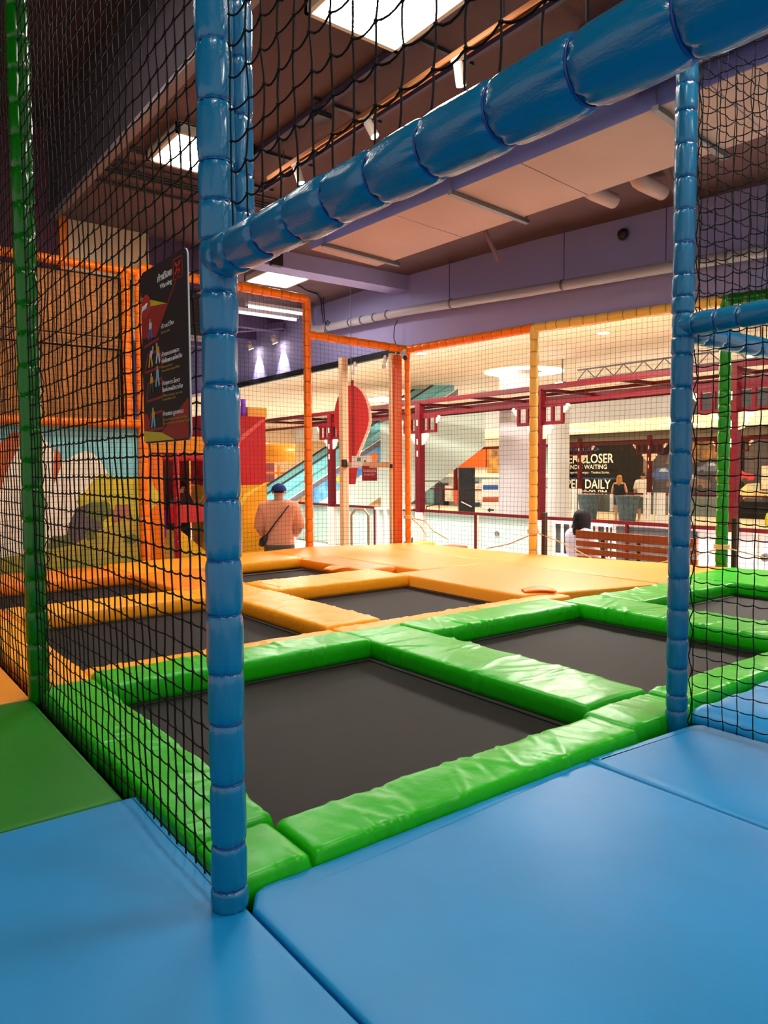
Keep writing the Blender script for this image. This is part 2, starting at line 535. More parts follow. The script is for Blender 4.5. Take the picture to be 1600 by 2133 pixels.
padded('padded_post', 'bright green padded post in the far net at the right', 'post', OP['green'] + (-0.1,), OP['green'] + (2.50,), 0.056, M_GREEN_BRIGHT_POST, step=.125, tie=FAR_TIE[M_GREEN_BRIGHT_POST.name])


def bm_(lab, a, b, mt, r=0.045, step=.135):
    return padded('padded_beam', lab, 'beam', a, b, r, mt, step=step, tie=FAR_TIE[mt.name])


bm_('orange padded beam running above the boarded panel', (-1.2, 7.52, 2.93), (2.64, 7.55, 2.93), M_ORANGE_POST)
bm_('orange padded beam between boarded panel and painted mural', (-1.2, 7.50, 1.40), (2.64, 7.53, 1.40), M_ORANGE_POST)
bm_('orange padded beam above the net behind which the capped man stands', (2.64, 7.55, 2.98), (4.73, 7.72, 2.98), M_ORANGE_POST, 0.055)
bm_('lower orange padded beam from the tall orange post to the camera corner', (4.73, 7.72, 2.56), (5.93, 7.27, 2.43), M_ORANGE_POST, 0.05)
bm_('orange padded beam along the bulkhead, from the camera corner to the yellow post', (5.93, 7.27, 2.43), (6.15, 5.38, 2.43), M_ORANGE_POST, 0.05)
bm_('pale yellow padded beam on top of the far net', (6.15, 5.38, 2.43), (6.70, 3.55, 2.46), M_YELLOW_POST, 0.05)
bm_('green padded beam on top of the far net at the right edge', (6.70, 3.55, 2.46), (7.45, 1.4, 2.48), M_GREEN_POST, 0.055)


# ------------------------------------------------------------------ nets
def net(label, p0, p1, z0, z1, cell, th, sub=2, jit=0.0, sag=0.0, mt=None, knots=True, lace=(), z0b=None, z1b=None):
    p0, p1 = Vector(p0), Vector(p1)
    rnd = random.Random(sum(map(ord, label)))
    L = (p1 - p0).length
    d = (p1 - p0) / L
    nrm = d.cross(Vector((0, 0, 1)))
    nu = max(2, round(L / cell))
    nv = max(2, round((z1 - z0) / cell))
    z0b = z0 if z0b is None else z0b
    z1b = z1 if z1b is None else z1b
    vs = []
    idx = {}
    for i in range(nu + 1):
        for j in range(nv + 1):
            f = i / nu
            za, zb = z0 + (z0b - z0) * f, z1 + (z1b - z1) * f
            p = p0 + d * (L * f) + Vector((0, 0, za + (zb - za) * j / nv))
            if jit:
                w = noise.noise_vector(p * 1.7) * jit * 2.2 + noise.noise_vector(p * 9.0) * jit
                if 0 < i < nu:
                    p += d * w.x + nrm * w.y * 1.5
                p.z += w.z
            idx[(i, j)] = len(vs)
            vs.append(p)
    nk = len(vs)
    he, ve = {}, {}
    for i in range(nu + 1):
        for j in range(nv + 1):
            if i < nu:
                a, b = vs[idx[(i, j)]], vs[idx[(i + 1, j)]]
                ids = []
                s = sag * rnd.uniform(.4, 1.4)
                for k in range(1, sub + 1):
                    f = k / (sub + 1)
                    ids.append(len(vs))
                    vs.append(a.lerp(b, f) - Vector((0, 0, s * 4 * f * (1 - f))))
                he[(i, j)] = ids
            if j < nv:
                a, b = vs[idx[(i, j)]], vs[idx[(i, j + 1)]]
                ids = []
                s = sag * rnd.uniform(-.35, .35)
                for k in range(1, sub + 1):
                    f = k / (sub + 1)
                    ids.append(len(vs))
                    vs.append(a.lerp(b, f) + d * (s * 4 * f * (1 - f)))
                ve[(i, j)] = ids
    fs = []
    for i in range(nu):
        for j in range(nv):
            fs.append(tuple([idx[(i, j)]] + he[(i, j)] + [idx[(i + 1, j)]] + ve[(i + 1, j)] + [idx[(i + 1, j + 1)]] + list(reversed(he[(i, j + 1)])) + [idx[(i, j + 1)]] + list(reversed(ve[(i, j)]))))
    me = bpy.data.meshes.new('safety_net')
    me.from_pydata(vs, [], fs)
    me.materials.append(mt or M_NET)
    o = link(bpy.data.objects.new('safety_net', me))
    wf = o.modifiers.new('cords', 'WIREFRAME')
    wf.thickness = th
    wf.use_even_offset = False
    wf.use_boundary = True
    tag(o, label, 'net', 'black safety nets')
    if knots:
        kb = MB()
        for i in range(nk):
            p = vs[i]
            r = th * 1.05
            q = [p + d * r, p + nrm * r, p - d * r, p - nrm * r, p + Vector((0, 0, r * 1.3)), p - Vector((0, 0, r * 1.3))]
            kb.add(q, [(0, 1, 4), (1, 2, 4), (2, 3, 4), (3, 0, 4), (1, 0, 5), (2, 1, 5), (3, 2, 5), (0, 3, 5)])
        k = kb.build('knots', mt or M_NET, o, True)
        tag(k, kind='stuff')
    for (lx, ly, lz0, lz1, lr) in lace:
        pts = []
        n = int((lz1 - lz0) / 0.012)
        for i in range(n):
            z = lz0 + (lz1 - lz0) * i / n
            a = 2 * PI * i / 10.0 + math.sin(i * .37)
            rr = lr * (0.55 + 0.5 * math.sin(i * 0.9) ** 2)
            pts.append((lx + math.cos(a) * rr * .35, ly + math.sin(a) * rr * .35, z))
        MB().tube(pts, 0.0022, 5).build('lacing_cord', mt or M_NET, o)
    return o


NP = LX + 0.012
net('black net between the nearest blue post and the dark green post', (NP, LY + .04, 0), (NP, GY - .045, 0), -0.075, 2.95, 0.0575, 0.0048, 2, 0.004, 0.004,
    lace=((GX + .035, GY - .045, -.05, 2.9, .035),))
net('black net left of the dark green post at the left edge', (NP, GY + .045, 0), (NP, 6.2, 0), -0.075, 2.95, 0.0575, 0.0048, 1, 0.004, 0.004, knots=True)
net('black net hanging above the overhead blue beam', (NP, LY - .045, 0), (NP, -0.30, 0), 1.385, 2.6, 0.062, 0.0044, 3, 0.006, 0.010,
    lace=((LX + .026, LY + .005, 1.42, 2.3, .022),))
net('black net beside the right blue post, under the blue beams', (RX + .02, RY - .05, 0), (RX + .02, 0.1, 0), -0.10, 1.385, 0.055, 0.0042, 3, 0.004, 0.005,
    lace=((RX + .03, RY - .035, -.05, 1.35, .02),))
net('black net above the upper right blue beam', (RX + .02, RY - .05, 0), (RX + .02, 0.1, 0), 1.465, 2.5, 0.058, 0.0042, 3, 0.006, 0.008,
    lace=((RX + .03, RY - .035, 1.47, 2.4, .02),))
net('black net above the lower receding blue beam at the right', (RX + .05, RY + .01, 0), (4.3, RY + .01, 0), 1.445, 2.5, 0.062, 0.0042, 2, 0.006, 0.008, knots=False)


def fnet(label, a, b, z0, z1, c=0.052, th=0.0034, **k):
    return net(label, (a[0], a[1], 0), (b[0], b[1], 0), z0, z1, c, th, 0, 0.003, 0.0, M_FARNET, False, **k)


fnet('fine net in front of mural and boarded panel', (1.0, 7.40), (2.60, 7.45), 0.0, 2.88)
fnet('fine far net with the capped man behind it', (2.69, 7.53), (4.68, 7.69), 0.0, 2.92)
fnet('fine far net between tall orange post and orange corner post', (4.78, 7.69), (5.90, 7.27), 0.0, 2.51, z1b=2.38)
fnet('fine far net between orange corner post and pale yellow post', (5.95, 7.22), (6.14, 5.42), -0.02, 2.38)
fnet('fine far net between pale yellow post and bright green post', (6.17, 5.33), (6.69, 3.60), -0.02, 2.38, z1b=2.41)
fnet('fine far net right of the bright green post', (6.72, 3.50), (7.45, 1.4), -0.02, 2.41)


# ------------------------------------------------------------------ trampolines and padding
def trampoline(label, x0, x1, y0, y1, z=-0.10):
    t = thing('trampoline', label, 'trampoline', ((x0 + x1) / 2, (y0 + y1) / 2, z), 'sunken trampolines')
    n = 18
    mb = MB()
    vs, fs = [], []
    for i in range(n + 1):
        for j in range(n + 1):
            u, v = i / n, j / n
            dz = -0.012 * math.sin(PI * u) * math.sin(PI * v)
            vs.append((x0 + .02 + (x1 - x0 - .04) * u, y0 + .02 + (y1 - y0 - .04) * v, z + dz))
    for i in range(n):
        for j in range(n):
            a = i * (n + 1) + j
            fs.append((a, a + n + 1, a + n + 2, a + 1))
    mb.add(vs, fs)
    bed = mb.build('jumping_bed', M_BED, t, True)
    w = 0.03
    for (a, b, c, d) in ((x0 - .05, x1 + .05, y0 - .05, y0 + w), (x0 - .05, x1 + .05, y1 - w, y1 + .05), (x0 - .05, x0 + w, y0 + w, y1 - w), (x1 - w, x1 + .05, y0 + w, y1 - w)):
        MB().box(a, b, c, d, z + .001, z + .006).build('edge_webbing', M_BLACK, bed)
    f = MB()
    for (a, b, c, d) in ((x0 - .10, x1 + .10, y0 - .10, y0 - .05), (x0 - .10, x1 + .10, y1 + .05, y1 + .10), (x0 - .10, x0 - .05, y0 - .05, y1 + .05), (x1 + .05, x1 + .10, y0 - .05, y1 + .05)):
        f.box(a, b, c, d, z - .06, z - .005)
    f.build('steel_frame', M_DARKSTEEL, t)
    return t


trampoline('nearest black trampoline, framed all round by green pads', 0.92, 2.30, 1.67, 3.15)
trampoline('black trampoline framed by green pads, behind the right blue post', 2.69, 4.02, 1.72, 3.10)
trampoline('farthest right black trampoline, green framed and seen through the right net', 4.42, 5.75, 1.70, 2.92)
trampoline('black trampoline with amber pads, in the second row behind the left net', 0.92, 2.31, 3.56, 5.02)
trampoline('black trampoline with amber pads, at the centre of the picture', 2.71, 4.00, 3.57, 4.92)
trampoline('back row black trampoline on the left, in front of the mural', 0.92, 2.15, 5.45, 6.58)
trampoline('back row black trampoline before the capped man', 2.75, 3.92, 5.47, 6.45)


def pad(label, x0, x1, y0, y1, mt, along='x', zt=0.0, zb=-0.10, seed=0, amp=1.0, folds=None, group=None, rnd_end=0.03):
    """vinyl covered foam bar with gathers; u runs along it, v across"""
    rnd = random.Random(seed * 31 + sum(map(ord, label)))
    if along == 'x':
        L, W = x1 - x0, y1 - y0
        f = lambda u, v, z: (x0 + u, y0 + v, z)
    else:
        L, W = y1 - y0, x1 - x0
        f = lambda u, v, z: (x1 - v, y0 + u, z)
    H = zt - zb
    r = min(0.013, W * .2, H * .3)
    nf = folds if folds is not None else max(4, int(L / 0.045))
    FL = [(rnd.uniform(0, L), rnd.uniform(-.9, .9), rnd.uniform(.006, .018), rnd.uniform(.0014, .0044) * amp * rnd.choice((1, 1, -.8)), rnd.choice((0, 1)), rnd.uniform(.4, 1.2)) for _ in range(nf)]
    off = Vector((rnd.uniform(0, 50), rnd.uniform(0, 50), 0))

    def bump_(u, v):
        h = 0
        for (uk, sl, w, a, side, reach) in FL:
            e = v if side == 0 else W - v
            x = (u - uk - sl * e) / w
            if abs(x) < 3:
                h += a * math.exp(-x * x) * max(0, 1 - e / (W * reach + .02)) ** .7
        n1 = noise.noise(Vector((u * 7, v * 4, 0)) + off)
        n2 = noise.noise(Vector((u * 19 + v * 9, v * 6, 3)) + off)
        return h + amp * (.0035 * n1 + .0010 * n2)

    nu = max(8, int(L / 0.009))
    prof = [(0.006, -H, 0), (0.002, -H * .75, 0), (0.0, -H * .45, 0), (0.0, -r, 0)]
    for k in range(1, 4):
        a = PI / 2 * k / 3
        prof.append((r - r * math.cos(a), -r + r * math.sin(a), 1))
    nv = max(6, int(W / 0.018))
    for k in range(1, nv):
        prof.append((r + (W - 2 * r) * k / nv, 0, 1))
    full = prof + [(W - p[0], p[1], p[2]) for p in reversed(prof[:-0 or None]) if p[0] < r + 1e-6 or p[0] < W / 2][0:0]
    left = prof[:7]
    mid = prof[7:]
    right = [(W - p[0], p[1], p[2]) for p in reversed(left)]
    full = left + mid + right
    m = len(full)
    vs, fs = [], []
    er = min(rnd_end, L * .2)
    for i in range(nu + 1):
        u = L * i / nu
        e = min(u, L - u)
        k = 1.0
        dz = 0
        if e < er:
            q = 1 - e / er
            dz = -r * 0.9 * (1 - math.sqrt(max(0, 1 - q * q)))
        crown = 0.004 * math.sin(PI * min(1, max(0, u / L)))
        for (v, zz, top) in full:
            b = bump_(u, v)
            z = zt + zz + (b + dz + crown * math.sin(PI * v / W) if (top or zz > -r - 1e-6) else 0)
            vv = v
            if zz < 0:
                s = -1 if v < W / 2 else 1
                vv = v + s * (b * 1.1 + .006 * math.sin(PI * (-zz / H)))
                z += dz * (1 + zz / H)
            vs.append(f(u, vv, z))
    for i in range(nu):
        for j in range(m - 1):
            fs.append((i * m + j, (i + 1) * m + j, (i + 1) * m + j + 1, i * m + j + 1))
        fs.append((i * m + m - 1, (i + 1) * m + m - 1, (i + 1) * m, i * m))
    fs.append(tuple(range(m)))
    fs.append(tuple(reversed(range(nu * m, nu * m + m))))
    o = MB().add(vs, fs).build('foam_pad', mt, None, True)
    return tag(o, label, 'pad', group)


GG, GO = 'green trampoline pads', 'amber and orange trampoline pads'
pad('small square green corner pad at the foot of the nearest blue post', 0.69, 0.895, 1.468, 1.685, M_GREEN_PAD, 'x', zt=-.004, seed=1, group=GG)
pad('long green front pad along the edge of the blue mat', 0.905, 2.235, 1.470, 1.672, M_GREEN_PAD, 'x', seed=2, group=GG, amp=1.25)
pad('short green pad touching the foot of the right blue post', 2.245, 2.66, 1.50, 1.715, M_GREEN_PAD, 'x', zt=-.004, seed=3, group=GG)
pad('green pad beside the crumpled blue mat beyond the right post', 2.67, 4.50, 1.55, 1.720, M_GREEN_PAD, 'x', seed=4, group=GG)
pad('green pad along the foot of the left net', 0.695, 0.920, 1.705, 3.34, M_GREEN_PAD, 'y', seed=5, group=GG, amp=1.2)
pad('green pad crossing behind the nearest blue post, edged with amber', 0.93, 2.31, 3.150, 3.415, M_GREEN_PAD, 'x', zt=.006, seed=6, group=GG, amp=1.2)
pad('wide green pad between the two green framed trampolines, centre', 2.305, 2.69, 1.735, 3.41, M_GREEN_PAD, 'y', seed=7, group=GG, amp=1.3)
pad('green pad in front of the central amber trampoline', 2.70, 4.02, 3.105, 3.41, M_GREEN_PAD, 'x', zt=.004, seed=8, group=GG, amp=1.2)
pad('crumpled green pad between the right hand trampolines, partly behind the net', 4.025, 4.42, 1.735, 3.28, M_GREEN_PAD, 'y', zt=.004, seed=9, group=GG, amp=1.6)
pad('green pad at the far rim of the farthest right trampoline', 4.44, 5.74, 2.925, 3.28, M_GREEN_PAD, 'x', seed=10, group=GG, amp=1.6)
pad('green pad at the foot of the bright green far post', 5.75, 6.62, 1.70, 3.42, M_GREEN_PAD, 'y', zt=.002, seed=11, group=GG, amp=1.4)

pad('thin amber strip behind the left crossing green pad', 0.93, 2.32, 3.425, 3.565, M_AMBER_PAD, 'x', zt=-.012, seed=12, group=GO)
pad('thin amber strip in front of the central trampoline', 2.33, 4.33, 3.42, 3.575, M_AMBER_PAD, 'x', zt=-.010, seed=13, group=GO)
pad('wide amber pad left of the central trampoline', 2.315, 2.71, 3.585, 5.03, M_AMBER_PAD, 'y', seed=14, group=GO, amp=1.1)
pad('short amber pad joining the four amber trampoline corners', 2.20, 2.71, 5.04, 5.45, M_AMBER_PAD, 'x', zt=-.006, seed=15, group=GO)
pad('amber pad between the two left trampolines, seen through the left net', 0.93, 2.19, 5.025, 5.445, M_AMBER_PAD, 'x', seed=16, group=GO)
pad('amber pad behind the central trampoline', 2.72, 4.02, 4.925, 5.46, M_AMBER_PAD, 'x', zt=.002, seed=17, group=GO)
pad('amber side pad along the left net, second row', 0.695, 0.92, 3.36, 5.02, M_AMBER_PAD, 'y', seed=18, group=GO)
pad('orange side pad along the left net, back row', 0.695, 0.92, 5.03, 7.15, M_ORANGE_PAD, 'y', seed=19, group=GO)
pad('orange pad between the two back row trampolines', 2.16, 2.74, 5.46, 6.60, M_ORANGE_PAD, 'y', seed=20, group=GO)
pad('orange pad running along the foot of the mural', 0.93, 2.17, 6.59, 7.28, M_ORANGE_PAD, 'x', seed=21, group=GO)
pad('orange pad at the foot of the net before the capped man', 2.18, 4.00, 6.61, 7.45, M_AMBER_PAD, 'x', seed=22, group=GO)
pad('orange pad right of the back row trampoline, curled at its tip', 3.93, 4.32, 5.48, 6.60, M_ORANGE_PAD, 'y', zt=-.004, seed=23, group=GO)


def flat_mat(label, pts, mt, zt=0.0, zb=-0.09, r=0.02, group=None, lift=None, name='floor_mat', notch=None):
    """soft floor mat: polygon (counter clockwise), rounded rim, gently uneven top"""
    n = len(pts)
    P = [Vector((p[0], p[1])) for p in pts]

    def inset(d):
        out = []
        for i in range(n):
            a, b, c = P[i - 1], P[i], P[(i + 1) % n]
            e1, e2 = (b - a).normalized(), (c - b).normalized()
            n1, n2 = Vector((-e1.y, e1.x)), Vector((-e2.y, e2.x))
            k = 1 + n1.dot(n2)
            out.append(b + (n1 + n2) * (d / max(k, .2)))
        return out
    vs, fs = [], []
    rings = [(0.0, zb), (0.0, zt - r)] + [(r - r * math.cos(a), zt - r + r * math.sin(a)) for a in (PI / 6, PI / 3, PI / 2)] + [(r * 2.5, zt + .002)]
    for (d, z) in rings:
        for q in inset(d):
            vs.append((q.x, q.y, z + (lift(q.x, q.y) if lift and z > zb else 0)))
    for k in range(len(rings) - 1):
        for i in range(n):
            j = (i + 1) % n
            fs.append((k * n + i, k * n + j, (k + 1) * n + j, (k + 1) * n + i))
    fs.append(tuple((len(rings) - 1) * n + i for i in range(n)))
    fs.append(tuple(reversed(range(n))))
    o = MB().add(vs, fs).build(name, mt, None, True)
    md = o.modifiers.new('split', 'EDGE_SPLIT')
    md.split_angle = math.radians(50)
    return tag(o, label, 'mat', group)


ZM = -0.03
flat_mat('wide blue floor mat filling the bottom right foreground', [(0.700, -2.2), (1.928, -2.2), (1.928, 1.455), (1.91, 1.462), (0.76, 1.462), (0.735, 1.45), (0.700, 1.395)], M_BLUE_MAT, ZM, -.11, .011, 'blue floor mats')
flat_mat('blue floor mat running to the foot of the right blue post', [(1.931, -2.2), (2.535, -2.2), (2.535, 1.40), (2.50, 1.425), (2.46, 1.43), (1.95, 1.462), (1.931, 1.455)], M_BLUE_MAT, ZM + .004, -.11, .016, 'blue floor mats')
flat_mat('blue corridor mat at the bottom left under the nearest post', [(-2.5, -2.2), (0.695, -2.2), (0.695, 2.105), (-2.5, 2.105)], M_BLUE_MAT, ZM, -.11, .012, 'blue floor mats')
flat_mat('green corridor mat left of the net', [(-2.5, 2.11), (0.655, 2.11), (0.655, 3.29), (-2.5, 3.29)], M_GREEN_MAT, ZM, -.11, .012)
flat_mat('amber corridor mat beyond the green one at the left edge', [(-2.5, 3.30), (0.655, 3.30), (0.655, 7.2), (-2.5, 7.2)], M_AMBER_MAT, ZM, -.11, .012)
flat_mat('amber floor mat right of the central trampoline', [(4.01, 3.60), (5.27, 3.31), (5.30, 5.10), (4.03, 5.12)], M_AMBER_MAT, -.002, -.10, .02, 'amber floor mats')
flat_mat('amber floor mat along the far net in front of the bench', [(5.31, 3.31), (6.66, 3.44), (6.10, 5.38), (5.92, 7.2), (5.32, 7.3)], M_AMBER_MAT, -.006, -.10, .02, 'amber floor mats')
flat_mat('deeper orange floor mat in the far corner below the security camera', [(4.33, 5.13), (5.305, 5.11), (5.31, 7.30), (4.70, 7.6), (4.02, 7.5), (4.02, 6.62), (4.33, 6.60)], M_ORANGE_MAT, -.004, -.10, .02, 'amber floor mats')


def crumple(x, y):
    return 0.03 * noise.noise(Vector((x * 5, y * 5, 1)))


def soft_sheet(label, x0, x1, y0, y1, z, mt, seed, a=0.03, thick=.07):
    n, q = 46, 40
    vs, fs = [], []
    for i in range(n + 1):
        for j in range(q + 1):
            u, v = i / n, j / q
            x, y = x0 + (x1 - x0) * u, y0 + (y1 - y0) * v
            h = a * noise.noise(Vector((x * 4, y * 4, seed))) + a * .5 * noise.noise(Vector((x * 9 + y * 5, y * 8, seed + 5)))
            e = min(u * n, (n - u * n), v * q, (q - v * q)) / 4
            dz = -thick * (1 - min(1, e)) ** 2
            vs.append((x, y, z + h + dz))
    for i in range(n):
        for j in range(q):
            k = i * (q + 1) + j
            fs.append((k, k + q + 1, k + q + 2, k + 1))
    mb = MB().add(vs, fs)
    o = mb.build('floor_mat', mt, None, True)
    md = o.modifiers.new('thick', 'SOLIDIFY')
    md.thickness = .03
    md.offset = -1
    return tag(o, label, 'mat', 'blue floor mats')


soft_sheet('crumpled blue mat lying beyond the net at the right edge', 2.60, 4.4, 0.2, 1.545, 0.005, M_BLUE_MAT, 3.0)

# curled corner flaps of the loose mats
for lab, c, ang, mt in (('small curled amber flap at the edge of the central trampoline', (4.12, 3.70, 0.0), -.6, M_ORANGE_PAD), ('small curled orange flap behind the central trampoline', (3.62, 5.60, 0.0), .2, M_ORANGE_PAD)):
    vs, fs = [], []
    for i in range(9):
        for j in range(7):
            u, v = i / 8 * .24, (j / 6 - .5) * .12
            p = Matrix.Rotation(ang, 3, 'Z') @ Vector((u, v, .012 + .022 * math.sin(PI * i / 8) * (0.5 + j / 12)))
            vs.append(Vector(c) + p)
    for i in range(8):
        for j in range(6):
            k = i * 7 + j
            fs.append((k, k + 7, k + 8, k + 1))
    o = MB().add(vs, fs).build('vinyl_flap', mt, None, True)
    md = o.modifiers.new('thick', 'SOLIDIFY')
    md.thickness = .01
    tag(o, lab, 'flap')


# ------------------------------------------------------------------ text
def text_mesh(body, size, mt, bold=0.0, align='LEFT', shear=0.0, space=1.0):
    cu = bpy.data.curves.new('lettering', 'FONT')
    cu.body = body
    cu.size = size
    cu.align_x = align
    cu.offset = bold
    cu.shear = shear
    cu.space_character = space
    cu.extrude = 0.0006
    cu.resolution_u = 3
    ob = bpy.data.objects.new('tmp', cu)
    COL.objects.link(ob)
    dg = bpy.context.evaluated_depsgraph_get()
    me = bpy.data.meshes.new_from_object(ob.evaluated_get(dg))
    bpy.data.objects.remove(ob)
    me.materials.clear()
    me.materials.append(mt)
    return me


def letters(body, size, o, ux, uy, mt, parent, name='lettering', width=None, height=None, **k):
    """flat lettering; o is the start of the baseline, ux reading direction, uy up"""
    me = text_mesh(body, size, mt, **k)
    ux, uy = Vector(ux).normalized(), Vector(uy).normalized()
    nz = ux.cross(uy)
    sx = sy = 1.0
    if len(me.vertices):
        xs = [v.co.x for v in me.vertices]
        ys = [v.co.y for v in me.vertices]
        if width:
            sx = width / max(1e-6, max(xs) - min(xs))
        if height:
            sy = height / max(1e-6, max(ys))
    ob = link(bpy.data.objects.new(name, me))
    M = Matrix((ux, uy, nz)).transposed().to_4x4()
    M.translation = Vector(o)
    M = M @ Matrix.Diagonal((sx, sy, 1, 1))
    if parent is not None:
        ob.parent = parent
        ob.matrix_parent_inverse = LOC[parent.name].inverted()
    ob.matrix_basis = M
    return ob


def flat(parent, name, pts, o, ux, uy, mt, th=0.0008, lift=0.0):
    """printed flat shape, a hair proud of its board"""
    ux, uy = Vector(ux), Vector(uy)
    nz = ux.cross(uy).normalized()
    ob = MB().prism(pts, Vector(o) + nz * lift, ux, uy, nz * th).build(name, mt, parent)
    return ob


# ------------------------------------------------------------------ warning sign on the left net
SX = LX - 0.022
sg = thing('warning_sign', 'black and red warning board with Thai and English rules on the left net', 'sign', (SX, 1.68, 1.19))
W_, H_ = 0.285, 0.415
so, sux, suy = Vector((SX, 1.822, 0.980)), Vector((0, -1, 0)), Vector((0, 0, 1))
M_SIGNBLK = mat('sign_black', (30, 24, 23), 0.42)
M_SIGNRED = mat('sign_red', (150, 34, 26), 0.42)
M_SIGNYEL = mat('sign_yellow', (196, 164, 26), 0.42)
M_SIGNBLU = mat('sign_blue', (70, 90, 150), 0.5)
M_SIGNGLD = mat('sign_gold_ink', (150, 116, 40), 0.5)
M_SIGNEDGE = mat('sign_edge', (226, 222, 216), 0.4)
r_ = .018
rc = []
for cx, cy, a0 in ((W_ - r_, r_, -90), (W_ - r_, H_ - r_, 0), (r_, H_ - r_, 90), (r_, r_, 180)):
    for k in range(5):
        a = math.radians(a0 + 22.5 * k)
        rc.append((cx + r_ * math.cos(a), cy + r_ * math.sin(a)))
MB().prism(rc, so + Vector((0.004, 0, 0)), sux, suy, Vector((-0.0035, 0, 0))).build('board', M_SIGNEDGE, sg)
flat(sg, 'face', rc, so, sux, suy, M_SIGNBLK, .001, .001)


def sgf(name, pts, mt, lift=.002):
    return flat(sg, name, [(p[0] * W_, p[1] * H_) for p in pts], so, sux, suy, mt, .0006, lift)


sgf('yellow_band', [(.02, .86), (.02, .80), (.55, .76), (.60, .755)], M_SIGNYEL, .0022)
sgf('red_wedge', [(.0, .80), (.0, .62), (.34, .60), (.86, .88), (.88, .90), (.60, .755)], M_SIGNRED, .0020)
sgf('yellow_corner', [(0, 0.01), (.70, .008), (.42, .055), (.0, .075)], M_SIGNYEL, .0024)
sgf('red_corner', [(.42, .055), (.74, .008), (.98, .01), (.995, .20), (.98, .22)], M_SIGNRED, .0020)
sgf('red_side', [(0, .075), (.16, .066), (.1, .17), (0, .18)], M_SIGNRED, .0020)
el = [(.12 + .115 * math.cos(2 * PI * k / 20), .795 + .068 * math.sin(2 * PI * k / 20)) for k in range(20)]
sgf('logo_disc', el, mat('logo_red', (176, 44, 38), .4), .0028)
letters('JUMPZ', .05, so + sux * (.025 * W_) + suy * (.775 * H_) - Vector((.0036, 0, 0)), (0, -1, .12), (0, -.12, 1), M_INK, sg, width=.19 * W_, height=.03 * H_, shear=.3)
fr = [(.74, .86), (.92, .86), (.92, .965), (.74, .965)]
for i in range(4):
    a, b = fr[i], fr[(i + 1) % 4]
    MB().bar(so + sux * a[0] * W_ + suy * a[1] * H_ - Vector((.002, 0, 0)), so + sux * b[0] * W_ + suy * b[1] * H_ - Vector((.002, 0, 0)), .003, .0012, upv=(1, 0, 0)).build('cross_box_line', M_SIGNRED, sg)
for a, b in (((.78, .885), (.88, .945)), ((.78, .945), (.88, .885))):
    MB().bar(so + sux * a[0] * W_ + suy * a[1] * H_ - Vector((.002, 0, 0)), so + sux * b[0] * W_ + suy * b[1] * H_ - Vector((.002, 0, 0)), .006, .0012, upv=(1, 0, 0)).build('cross_stroke', mat('cross_red', (196, 44, 24), .4), sg)


def sgt(body, x, y, w, h, mt, **k):
    return letters(body, .04, so + sux * x * W_ + suy * y * H_ - Vector((.0030, 0, 0)), sux, suy, mt, sg, width=w * W_, height=h * H_, **k)


M_SIGNWHT = mat('sign_white_ink', (206, 196, 188), .5)
sgt('คำเตือน', .40, .895, .30, .042, M_SIGNWHT, bold=.0006)
sgt('Warning', .46, .85, .25, .026, M_SIGNWHT)
for th, en, y0, bx in ((('ห้ามวิ่ง',), ('Do not run',), .63, .26), (('ห้ามนอนและ', 'นั่งในแทรมโพลีน'), ('Do not sit or', 'lie on the trampoline'), .475, .37), (('ห้ามกระโดด', 'ในช่องเดียวกัน'), ('Only one jumper per one', 'trampoline cell'), .315, .36), (('ห้ามเตะลูกบอล',), ('Do not kick a ball with legs', 'but only throw it by your hand'), .145, .34)):
    y = y0
    for s in th:
        sgt(s, .46, y, bx if len(s) < 12 else .42, .027, M_SIGNWHT)
        y -= .036
    for s in en:
        sgt(s, .46, y + .008, .018 * len(s), .014, M_SIGNGLD)
        y -= .021


def sign_figure(x, y, top, low, lean=0.0):
    hd = [(x + lean * 2 + .016 * math.cos(2 * PI * k / 10), y + .078 + .012 * math.sin(2 * PI * k / 10)) for k in range(10)]
    sgf('figure_head', hd, mat('figure_skin', (190, 150, 120), .5), .0032)
    sgf('figure_top', [(x - .03, y + .03), (x + .03, y + .03), (x + .035 + lean, y + .066), (x - .025 + lean, y + .068)], top, .0030)
    sgf('figure_leg', [(x - .03, y + .03), (x, y + .03), (x - .03, y - .028), (x - .055, y - .025)], low, .0030)
    sgf('figure_leg', [(x, y + .03), (x + .03, y + .03), (x + .05, y - .02), (x + .025, y - .03)], low, .0030)


M_FW, M_FY, M_FG, M_FB = mat('fig_white', (190, 186, 190), .5), mat('fig_yellow', (196, 150, 40), .5), mat('fig_green', (40, 70, 50), .5), mat('fig_pale_blue', (120, 160, 176), .5)
sign_figure(.22, .625, M_FW, M_SIGNBLU)
sign_figure(.21, .465, M_FW, M_FY, .03)
sign_figure(.38, .475, M_FY, M_FW, -.01)
sign_figure(.22, .315, M_FY, M_FG)
sign_figure(.36, .345, M_FB, M_FB)
sign_figure(.24, .115, M_FY, M_FB)


def sgl(a, b, w=.006):
    MB().bar(so + sux * a[0] * W_ + suy * a[1] * H_ - Vector((.0022, 0, 0)), so + sux * b[0] * W_ + suy * b[1] * H_ - Vector((.0022, 0, 0)), w, .001, upv=(1, 0, 0)).build('red_frame_line', M_SIGNRED, sg)


sgl((.06, .565), (.40, .585))
for q in ([(.06, .415), (.48, .425), (.40, .52), (.14, .515)], [(.08, .245), (.48, .255), (.44, .36), (.14, .35)], [(.10, .075), (.48, .08), (.44, .175), (.18, .165)]):
    for i in range(4):
        sgl(q[i], q[(i + 1) % 4])

